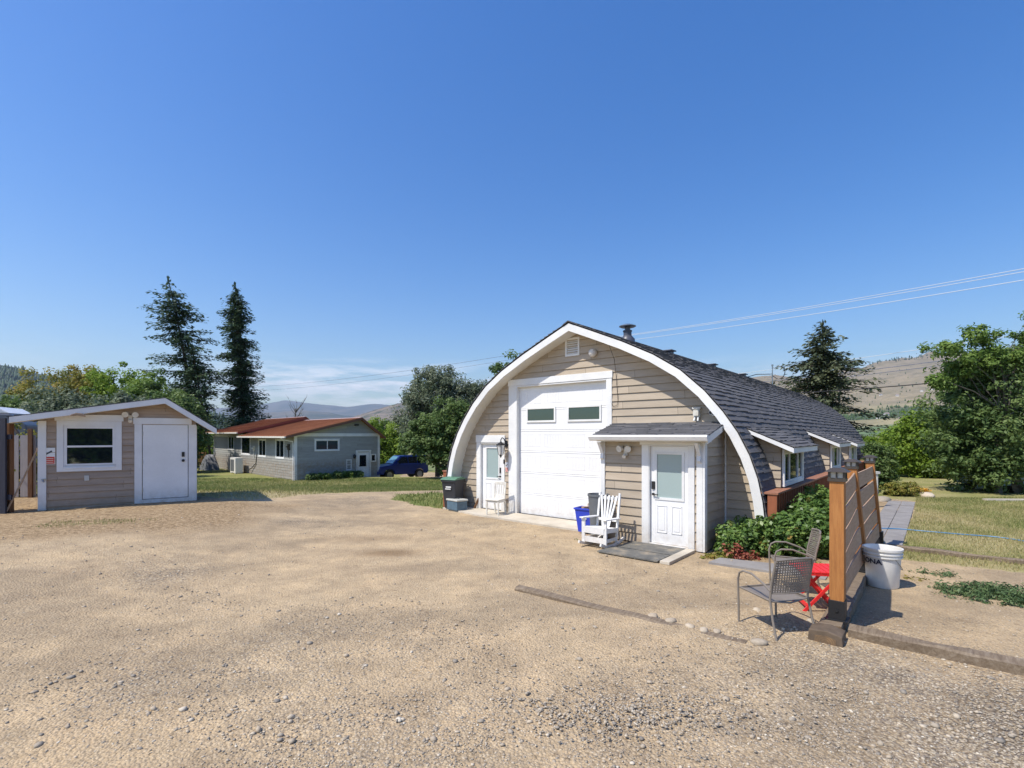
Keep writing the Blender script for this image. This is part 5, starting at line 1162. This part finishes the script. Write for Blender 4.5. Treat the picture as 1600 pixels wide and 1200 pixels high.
for i,(px_,py_,s_) in enumerate([(1268,972,.045),(1183,955,.05),(1048,972,.06),(1078,980,.05),(1120,988,.045),(1186,1006,.07),(1020,965,.06),(1100,986,.05)]):
    Y_=780*2.25/(py_-680); X_=(px_-800)/780*Y_
    rock(['cobble between the half buried timber and the near patio chair, nearest to the timber end','cobble just below the right part of the half buried timber','pale cobble below the middle of the half buried timber','second cobble in the row, right of the pale one under the timber middle','bluish cobble at the right end of the half buried timber','largest pale cobble, on its own below the near patio chair','leftmost cobble of the row below the half buried timber','small cobble squeezed between two others right of the timber middle'][i],X_,Y_,(s_*1.3,s_,s_*.65),20+i,'cobbles along the half buried timber')
t=thing('retaining_wall','low pale concrete edging wall at the far side of the lawn','wall',(16.2,17.1,0),R(-3))
m=MB(); m.box(0,9,-.1,.1,-.2,.07); m.build('edging',concrete,t)
m=MB(); m.box(-1.9,1.9,-.8,.8,.3,.8); 
# silver-blue car glimpsed under the big tree
x,y=20.6,20.5; t=thing('parked_car','pale blue car glimpsed under the big tree at the right edge','car',(x,y,tz(x,y)),R(15))
pc=Mt('car_paint_pale',(.22,.34,.46),.3,.3,.5).m
m=MB(); m.prism([(-2.1,.3),(-2.15,.7),(-1.2,.85),(2.1,.88),(2.15,.4),(2.0,.28)],-.85,.85); m.build('body',pc,t,bevel=.06)
m=MB(); m.add([(-1.1,-.78,.84),(1.7,-.78,.86),(1.1,-.6,1.35),(-.4,-.6,1.35),(-1.1,.78,.84),(1.7,.78,.86),(1.1,.6,1.35),(-.4,.6,1.35)],[(0,1,2,3),(5,4,7,6),(4,0,3,7),(1,5,6,2),(3,2,6,7)]); m.build('windows',glassb,t)
for q in(-1.3,1.3):
    for sy in(-1,1): m=MB(); m.tube([(q,sy*.87,.32),(q,sy*.65,.32)],.32,16); m.build('wheel',black,t,True)
# ---------------------------------------------------------------- poles and lines
def pole(x,y,zt_,label,arm=1.2):
    t=thing('utility_pole',label,'utility pole',(x,y,0),0); zb_=tz(x,y)-.3 if abs(y)<80 else -9
    m=MB(); m.tube([(0,0,zb_),(0,0,zt_)],[.16,.11],8); m.build('pole',bark,t,True); m=MB(); m.box(-arm,arm,-.06,.06,zt_-.5,zt_-.38); m.build('crossarm',bark,t); return t
PA=Vector((12.5,72,13.6)); 
pole(PA.x,PA.y,14.2,'wooden utility pole hidden beyond the garage ridge')
pole(40.5,27,14.0,'wooden utility pole standing right of the photo beyond the big tree')
def P3(px,py,Y): return Vector(((px-800)/780*Y,Y,2.25-(py-680)/780*Y))
def wire(a,b,sag,r,mat,label,group='overhead power lines'):
    m=MB(); pts=[a.lerp(b,i/30)+Vector((0,0,-4*sag*(i/30)*(1-i/30))) for i in range(31)]; m.tube(pts,r,5); tag(m.build('power_line',mat,None,True),label,'power line',group)
wl_=painted('wire_pale',(.70,.68,.68),.5,.02,1); wd=black
wire(P3(930,530,72),P3(1810,381,28),.35,.020,wl_,'upper of the close pair of pale lines crossing the sky above the spruce')
wire(P3(930,531,72.3),P3(1810,387,28.3),.35,.020,wl_,'lower of the close pair of pale lines crossing the sky above the spruce')
wire(P3(928,538,72),P3(1810,402,28),.35,.022,wl_,'third pale line, just under the close pair above the spruce')
wire(P3(1000,598,75),P3(1820,487,28),.5,.018,wl_,'single pale line passing through the top of the right spruce')
wire(P3(1000,612,75),P3(1820,516,28),.5,.022,painted('wire_blue',(.14,.17,.25),.5,.02,1),'upper of two thin grey lines over the ridge of the dry hill')
wire(P3(1000,618,75),P3(1820,524,28),.5,.022,bpy.data.materials['wire_blue'],'lower of two thin grey lines over the ridge of the dry hill')
wire(P3(1190,617,34),P3(1800,560,27),.25,.030,wd,'thick dark service cable running right across the spruce from the garage mast')
wire(P3(300,606,190),P3(930,532,72),2.2,.028,bpy.data.materials['wire_blue'],'upper thin line sagging over the far mountains on the left')
wire(P3(300,612,190),P3(930,540,72),2.2,.022,bpy.data.materials['wire_blue'],'lower thin line sagging over the far mountains on the left')
t=thing('street_lamp','small pole lamp just behind the right end of the house roof','street lamp',(P3(583,680,60).x,60,-2)); m=MB(); m.tube([(0,0,0),(0,0,5.6)],.06,8); m.build('pole',oldwhite,t,True); m=MB(); m.lathe([(.001,5.6),(.13,5.65),(.13,5.9),(.001,6.0)],10); m.build('lamp',white,t,True)
# ---------------------------------------------------------------- conifers
TB=[(0,1.6),(.12,2.7),(.3,2.5),(.45,2.15),(.6,1.9),(.75,1.6),(.88,1.15),(.96,.55),(1,.1)]
conifer('spruce','dark dense spruce, right one of the tall pair behind the house',-30.9,58,21.0,[(0,3.2),(.2,3.1),(.35,2.7),(.5,2.2),(.65,2.0),(.8,1.7),(.9,1.2),(.97,.5),(1,.1)],L_spruce,11,.05,.24,(-1.3,0),.27,.42,.32,'tall conifers by the house',.9,9,density=9.5,skip=.3)
conifer('pine','tall airy dark conifer leaning left, left one of the tall pair by the house',-32.9,52,19.6,[(0,1.0),(.22,2.0),(.34,3.2),(.5,3.9),(.62,3.4),(.75,2.9),(.86,2.4),(.94,1.5),(1,.3)],L_spruce,12,.22,.22,(-2.9,0),.38,.16,.33,'tall conifers by the house',.85,6,bend=.5,density=8,skip=.34)
conifer('pine','slender bent conifer with a bare lower trunk between the two tall ones',-30.6,51,12.4,[(0,.8),(.3,1.1),(.5,1.9),(.7,2.0),(.9,1.3),(1,.3)],L_spruce,13,.42,.13,(-2.1,0),.5,.2,.36,'tall conifers by the house',.8,5,density=11,skip=.25)
conifer('spruce','wide spruce with drooping olive boughs behind the far end of the garage',25.2,40,12.2,[(0,4.6),(.2,4.7),(.35,4.3),(.5,3.9),(.62,3.5),(.75,2.9),(.86,2.1),(.93,1.2),(1,.2)],L_spruceR,14,.06,.26,(-.3,0),.42,.42,.33,None,1.,9,density=10,skip=.28)
# ---------------------------------------------------------------- broadleaf trees
# distant row behind the shed
def bush(name,label,px,Y,zt,w,mat,seed,K=260,n=70,ls=.22,rc=.7,zb_=-1.5,group=None,d=None,barkm=None,surf=.45):
    x=(px-800)/780*Y; z0=tz(x,Y)-.1; H=zt-z0; d=d or w*.8
    E=[(0,0,H*.55,w*.5,d*.5,H*.44),(-w*.22,0,H*.42,w*.34,d*.4,H*.36),(w*.24,0,H*.45,w*.33,d*.4,H*.38),(0,-d*.1,H*.25,w*.46,d*.45,H*.25)]
    r=random.Random(seed)
    for k in range(5): E.append((r.uniform(-.38,.38)*w,r.uniform(-.2,.2)*d,H*r.uniform(.6,.86),w*.15,d*.16,H*.13))
    return tree(name,label,x,Y,E,K,n,rc,ls,mat,seed,.16,barkm,.6,group,18,surf=surf)
gB='leafy trees in the row behind the shed'
bush('broadleaf_tree','yellowing tree in the back row behind the shed window',92,52,10.0,7.6,L_autumn,31,K=420,group=gB)
bush('broadleaf_tree','rusty yellow topped tree in the back row above the left side of the shed roof',118,56,10.3,6.4,L_autumn,35,K=420,group=gB)
bush('broadleaf_tree','bright green round tree in the back row above the shed door',195,54,10.1,8.4,L_lime,32,K=450,group=gB)
bush('broadleaf_tree','green tree in the back row next to the leaning conifer',238,50,8.6,5.0,L_green,33,group=gB)
bush('broadleaf_tree','grey-green tree in the front row, above the left half of the shed roof',100,38,6.0,7.4,L_grey,34,K=330,group=gB)
bush('broadleaf_tree','grey-green tree in the front row, above the right half of the shed roof',182,38,5.7,6.6,L_grey,36,K=330,group=gB)
bush('broadleaf_tree','dark green tree at the far left above the camper trailer',12,46,6.4,5.2,L_dark,37,group=gB)
bush('broadleaf_tree','dark bluish tree between the camper and the yellowing trees',48,50,6.4,5.0,L_dark,38,group=gB)
bush('broadleaf_tree','shadowy green tree under the leaning conifer beside the shed roof',272,44,6.5,5.2,L_dark,39,K=350,group=gB)
bush('broadleaf_tree','light green low tree seen between the trunks of the conifers',330,66,3.4,9,L_lime,40,K=200,group=gB)
bush('broadleaf_tree','green low tree behind the red roof at the foot of the dense spruce',392,68,3.4,9,L_green,41,K=200,group=gB)
bush('shrub','yellow-green shrub poking over the dark gate below the camper',30,16,3.0,1.6,L_autumn,42,K=70,n=60,ls=.09,rc=.25,group=None)
# centre tree by the garage
tree('broadleaf_tree','tall grey-green feathery tree left of the garage arch',-6.2,41.5,[(0,0,6.6,2.9,2.4,2.9),(-1.3,0,5.0,2.3,2,2.4),(1.8,0,5.6,2.2,2,2.5),(2.6,0,6.9,1.0,1,1.5),(-1.6,0,7.0,1.2,1,1.6),(.3,0,8.3,1.4,1.2,1.5),(0,0,3.4,2.6,2,2),(3.6,0,5.6,1.5,1.5,2.6)],640,60,.62,.24,L_grey,51,.2,bark,.32,surf=.4)
tree('broadleaf_tree','dense rounded green tree in front of the feathery one, left of the garage',-4.6,37.6,[(0,0,3.2,2.3,1.9,2.9),(-1.7,0,3.3,1.5,1.4,1.8),(1.0,0,2.2,1.5,1.4,2.2),(.6,0,4.6,1.3,1.2,1.4),(-2.6,.2,2.9,1.0,1,.9)],520,64,.5,.19,L_dark,52,.16,bark,.55,surf=.4)
bush('broadleaf_tree','yellow-green tree behind the blue vehicle next to the house',606,55,4.0,5.2,L_lime,53,K=260,ls=.22)
bush('broadleaf_tree','darker green tree between the house and the yellow-green one',588,60,4.6,4.4,L_green,54,K=200,ls=.22)
bush('broadleaf_tree','leafy treetop showing above the left shoulder of the garage roof',795,46,10.3,4.6,L_dark,55,K=240,ls=.24,surf=.4)
# bare tree
t=thing('bare_tree','leafless grey tree rising behind the red house roof','tree',((462-800)/780*75,75,.6)); m=MB(); r2=random.Random(4)
m.tube([(0,0,0),(0,0,5.6)],[.16,.07],6)
for k in range(26):
    a=r2.uniform(0,6.28); z=r2.uniform(2.4,5.4); l=r2.uniform(.9,2.1); e1=Vector((math.cos(a)*l*.45,math.sin(a)*l*.45,z+l*.5)); e2_=Vector((math.cos(a)*l*.7,math.sin(a)*l*.7,z+l*.95))
    m.tube([(0,0,z),e1,e2_],[.045,.028,.010],4,caps=False)
    for q in range(4):
        b=a+r2.uniform(-1.2,1.2); s0=e1.lerp(e2_,r2.random()); m.tube([s0,s0+Vector((math.cos(b)*l*.22,math.sin(b)*l*.22,l*r2.uniform(.15,.4)))],[.016,.006],3,caps=False)
m.build('trunk',barkg,t)
# right side
gR='trees beyond the lawn'
bush('broadleaf_tree','light green tree just beyond the end of the paver path',1408,30,2.7,4.2,L_lime,61,K=420,n=70,ls=.16,rc=.5,group=gR)
bush('broadleaf_tree','bright green taller tree between the path and the big dark tree',1455,27,3.7,4.0,L_lime,62,K=420,n=70,ls=.15,rc=.48,group=gR)
bush('evergreen_shrub','dark narrow evergreen shrub behind the fence post at the end of the path',1373,21.5,2.0,1.3,L_dark,63,K=150,n=70,ls=.085,rc=.25)
tree('broadleaf_tree','big dense dark green tree at the far edge of the lawn',19.8,20.2,[(0,0,2.9,3.0,2.3,2.5),(-1.6,-.3,2.1,1.7,1.6,1.9),(1.9,-.2,2.2,2.3,1.8,1.8),(-.9,0,4.6,1.3,1.2,1.5),(1.2,0,4.8,1.8,1.4,1.2),(-.6,-.4,1.2,2.2,1.6,1.2),(3.6,0,2.8,1.6,1.4,2.2)],900,70,.42,.135,L_dark,64,.2,bark,.5,gR,40,surf=.42)
tree('broadleaf_tree','airy green tree with thin upswept boughs rising above the big dense one',18.9,19.4,[(-1.3,0,5.0,1.0,.8,.45),(-2.0,0,5.7,.8,.6,.3),(-.7,0,6.2,.7,.6,.45),(-.2,0,5.3,1.1,.8,.6),(-1.1,0,6.5,.4,.3,.35),(.9,0,5.4,1.2,.9,.5),(1.6,0,6.2,.8,.6,.4),(2.3,0,6.9,.9,.6,.5),(2.9,0,6.0,1.3,.9,.6),(3.4,0,7.4,.9,.6,.35),(-2.3,0,4.4,.6,.5,.35)],330,46,.30,.135,L_green,65,.11,barkg,.42,gR,50,surf=.6,th0=.7,ttop=5.2)
# hedge of leafy shrubs by the garage
def shrub(name,label,a,b,E,K,n,rc,ls,mat,seed,group=None,asp=.6,cat='shrub',z=None,limbs=14):
    x,y=FW(a,b); return tree(name,label,x,y,E,K,n,rc,ls,mat,seed,.03,bark,asp,group,limbs,cat,z,surf=.4)
gH='leafy shrubs along the garage foot'
shrub('leafy_shrub','glossy green shrub nearest the porch corner',-2.75,10.35,[(0,0,.36,.62,.45,.36),(.3,0,.52,.35,.3,.22),(-.35,-.1,.3,.35,.35,.28)],330,42,.13,.075,L_rose,71,gH)
shrub('leafy_shrub','tall glossy green shrub in front of the red skirt wall',-2.0,10.7,[(0,0,.44,.66,.5,.42),(.35,0,.66,.36,.3,.28),(-.2,0,.66,.3,.3,.2)],400,42,.14,.08,L_rose,72,gH)
shrub('leafy_shrub','yellow flecked green shrub beside the cedar fence post',-1.75,11.2,[(0,0,.5,.5,.6,.5),(.1,.3,.8,.35,.4,.32),(0,-.6,.42,.4,.4,.38)],420,42,.14,.08,L_rose,73,gH)
shrub('leafy_shrub','leafy green shrub farther along the skirt wall under the dormer',-1.85,12.6,[(0,0,.6,.5,.9,.6),(0,.9,.6,.45,.6,.55)],300,42,.15,.07,L_green,74,gH)
shrub('red_shrub','small reddish pink leaved plant at the foot of the glossy shrub',-2.86,9.72,[(0,0,.16,.22,.16,.16),(.2,-.1,.1,.2,.12,.1)],34,16,.12,.06,L_red,75,None)
shrub('dry_leaf_plant','low tuft of brown and red leaves at the base of the porch corner',-3.05,9.55,[(0,0,.07,.35,.16,.08)],60,30,.08,.05,L_autumn,76,None)
shrub('small_plant','bright little green plant under the second patio chair',-1.55,9.55,[(0,0,.12,.2,.16,.12)],50,30,.07,.045,L_lime,77,None)
# weeds to the right of the fence
def weed(label,px,py,w,hh,seed,K=70,mat=None,group='weed clumps in the gravel'):
    Y_=780*2.25/(py-680); X_=(px-800)/780*Y_
    return tree('weed_clump',label,X_,Y_,[(0,0,hh*.4,w,w*.6,hh*.5)],K,26,.09,.05,mat or L_weed,seed,.006,bark,.3,group,8,'weed',surf=.6)
weed('broad low grey-green weed clump at the right edge below the lawn timber',1575,935,.75,.30,81,200)
weed('spreading grey-green weed patch left of the broad one on the right gravel',1510,925,.6,.22,82,150)
weed('small wispy weed between the bucket and the broad weeds',1462,898,.4,.16,83,60)
weed('weed tuft just right of the white bucket',1425,905,.22,.12,84,30,L_autumn)
for i,(px_,py_,w_,lab) in enumerate([(762,905,.22,'flat green weed patch left of the half buried timber end'),(725,893,.16,'tiny weed patch farther left of the timber end'),(850,955,.10,'little weed in the gravel just below the timber'),(858,967,.08,'smallest weed below the timber'),(1022,947,.07,'single weed sprout above the middle of the timber'),(1130,938,.06,'weed sprout left of the front leg of the near patio chair'),(1212,1020,.08,'weed sprout between the cobbles and the near patio chair'),(900,842,.14,'grass tuft in front of the blue recycling bin')]):
    weed(lab,px_,py_,w_,.05,90+i,14)
# flowers and garden plants
x,y=FW(-.9,23.6); tree('flower_clump','yellow-green flower clump at the end of the path',x,y,[(0,0,.3,.9,.5,.3)],90,40,.14,.07,L_autumn,101,.01,bark,.6,None,6,'flowers')
x,y=FW(-.35,24.4); tree('flower_clump','orange flowers behind the long whitish boulder',x,y,[(0,0,.25,.3,.2,.2)],22,20,.10,.05,L_flower,102,.01,bark,.7,None,6,'flowers')
for i,u in enumerate((1.0,1.9,2.8,3.7,4.5)):
    x,y=HL(u,-.75); tree('garden_plant',['round leafy garden plant nearest the house corner','second low garden plant along the gable wall','middle low garden plant along the gable wall','fourth low garden plant along the gable wall','last low garden plant beside the white gable door'][i],x,y,[(0,0,.3,.5,.35,.32)],60,34,.16,.13,L_green if i%2 else L_dark,110+i,.02,bark,.5,'low plants along the gable wall',6,'plant')
x,y=-4.0,31.5
# small grass tufts by the bin
# tiny conifers along ridges and houses on the dry hill
def cones(name,px0,px1,lo,n,hsc,seed,o,smin,smax,mat):
    r=np.random.default_rng(seed); co=hillz_lookup(o); u=np.empty(len(o.data.vertices),np.float32); o.data.attributes['up'].data.foreach_get('value',u)
    pxv=co[:,0]/co[:,1]*780+800; k=np.where((pxv>px0)&(pxv<px1)&(u>=smin)&(u<=smax)&(co[:,2]>-20)&(np.arange(len(u))<len(u)-220))[0]
    pk=r.choice(k,n); P=co[pk]+r.normal(0,lo,(n,3))*np.array([1,1,.0]); h_=hsc*r.uniform(.5,1.2,n)
    nv=6; an=np.linspace(0,2*PI,nv,endpoint=False); V=[];
    ring=np.stack([np.cos(an),np.sin(an),np.zeros(nv)],-1)
    V1=P[:,None]+ring[None]*(h_*.28)[:,None,None]+np.array([0,0,1.])*(h_*.1)[:,None,None]; V2=P[:,None]+np.array([[[0,0,1.]]])*h_[:,None,None]; V0=P[:,None]+np.array([[[0,0,-1.]]])*(h_*.5)[:,None,None]
    Vv=np.concatenate([V1,V2,V0],1); m_=nv+2; F=[]
    for i in range(nv): F+= [[i,(i+1)%nv,nv],[i,nv+1,(i+1)%nv]]
    F=(np.array(F)[None]+np.arange(n)[:,None,None]*m_).reshape(-1,3)
    return kind(npmesh(name,Vv.reshape(-1,3),F,mat,None,{'tint':np.repeat(r.uniform(0,.6,n),m_)}),'stuff')
cones('ridge_forest',1360,2000,30,700,14,5,rh,.95,1.0,L_spruce)
cones('orchard_trees',1100,1600,14,1500,9,6,rh,.31,.40,L_dark)
cones('scattered_hill_trees',1100,1700,25,500,9,7,rh,.4,.95,L_dark)
cones('far_forest',-200,330,16,4500,20,8,fh,.25,1.0,L_spruce)
co=hillz_lookup(rh); pxv=co[:,0]/co[:,1]*780+800; pyv=680-(co[:,2]-2.25)/co[:,1]*780
hp=painted('far_house_wall',(.72,.70,.66),.7,.1,1); hr=painted('far_house_roof',(.30,.24,.22),.7,.1,1)
proto=None
spots=[(1376,617,'isolated white house low on the dry hill left of the row of hill houses'),(1402,620,'pale building on the dry hill above the orchard'),(1456,609,'leftmost house of the row high on the dry hill'),(1468,610,'second house of the row high on the dry hill'),(1480,608,'third house of the row high on the dry hill'),(1440,612,'small house just left of the row on the dry hill'),(1412,652,'long white barn in the fields below the dry hill'),(1385,650,'reddish farm building left of the long white barn'),(1372,655,'small shed at the left end of the valley farm')]
for i,(a,b,lab) in enumerate(spots):
    k=np.argmin(((pxv-a)**2+(pyv-b)**2*4)+ (co[:,2]<-5)*1e6); p_=co[k]; D=p_[1]; xx=(a-800)/780*D
    if proto is None:
        proto=thing('hill_house',lab,'house',(0,0,0),0,'tiny houses across the valley')
        m=MB(); m.prism([(-6,-3),(6,-3),(6,4),(0,7),(-6,4)],-5,5); m.build('wall',hp,proto); m=MB(); m.prism([(-7,3.6),(0,7.4),(7,3.6),(7,4.1),(0,8),(-7,4.1)],-5.6,5.6); m.build('roof',hr,proto); t=proto
    else: t=dup(proto,(0,0,0),0,lab)
    t.location=(xx,D,p_[2]); t.rotation_euler=(0,0,i*1.1); 
    if i==6: t.scale=(2.2,1,.7)

hz_=MB(); hz_.box(-20000,20000,-300,16000,-60,1500)
HZ=bpy.data.materials.new('haze_air'); HZ.use_nodes=True; nt=HZ.node_tree; nt.nodes.remove(nt.nodes['Principled BSDF']); pv_=nt.nodes.new('ShaderNodeVolumePrincipled')
pv_.inputs['Color'].default_value=(.72,.84,1,1); pv_.inputs['Density'].default_value=6.5e-5; pv_.inputs['Anisotropy'].default_value=.3
nt.links.new(pv_.outputs[0],nt.nodes['Material Output'].inputs['Volume'])
kind(hz_.build('haze',HZ),'stuff')

tree('broadleaf_tree','green tree standing behind the photographer, reflected in the shed window',6.5,-17,[(0,0,4.5,4,3,3.2),(2,0,5.5,2.5,2,2),(-2.5,0,4,2.5,2,2.4),(0,0,1.5,4.5,2.5,1.6)],620,60,.8,.34,L_lime,201,.2,bark,.6,None,14)
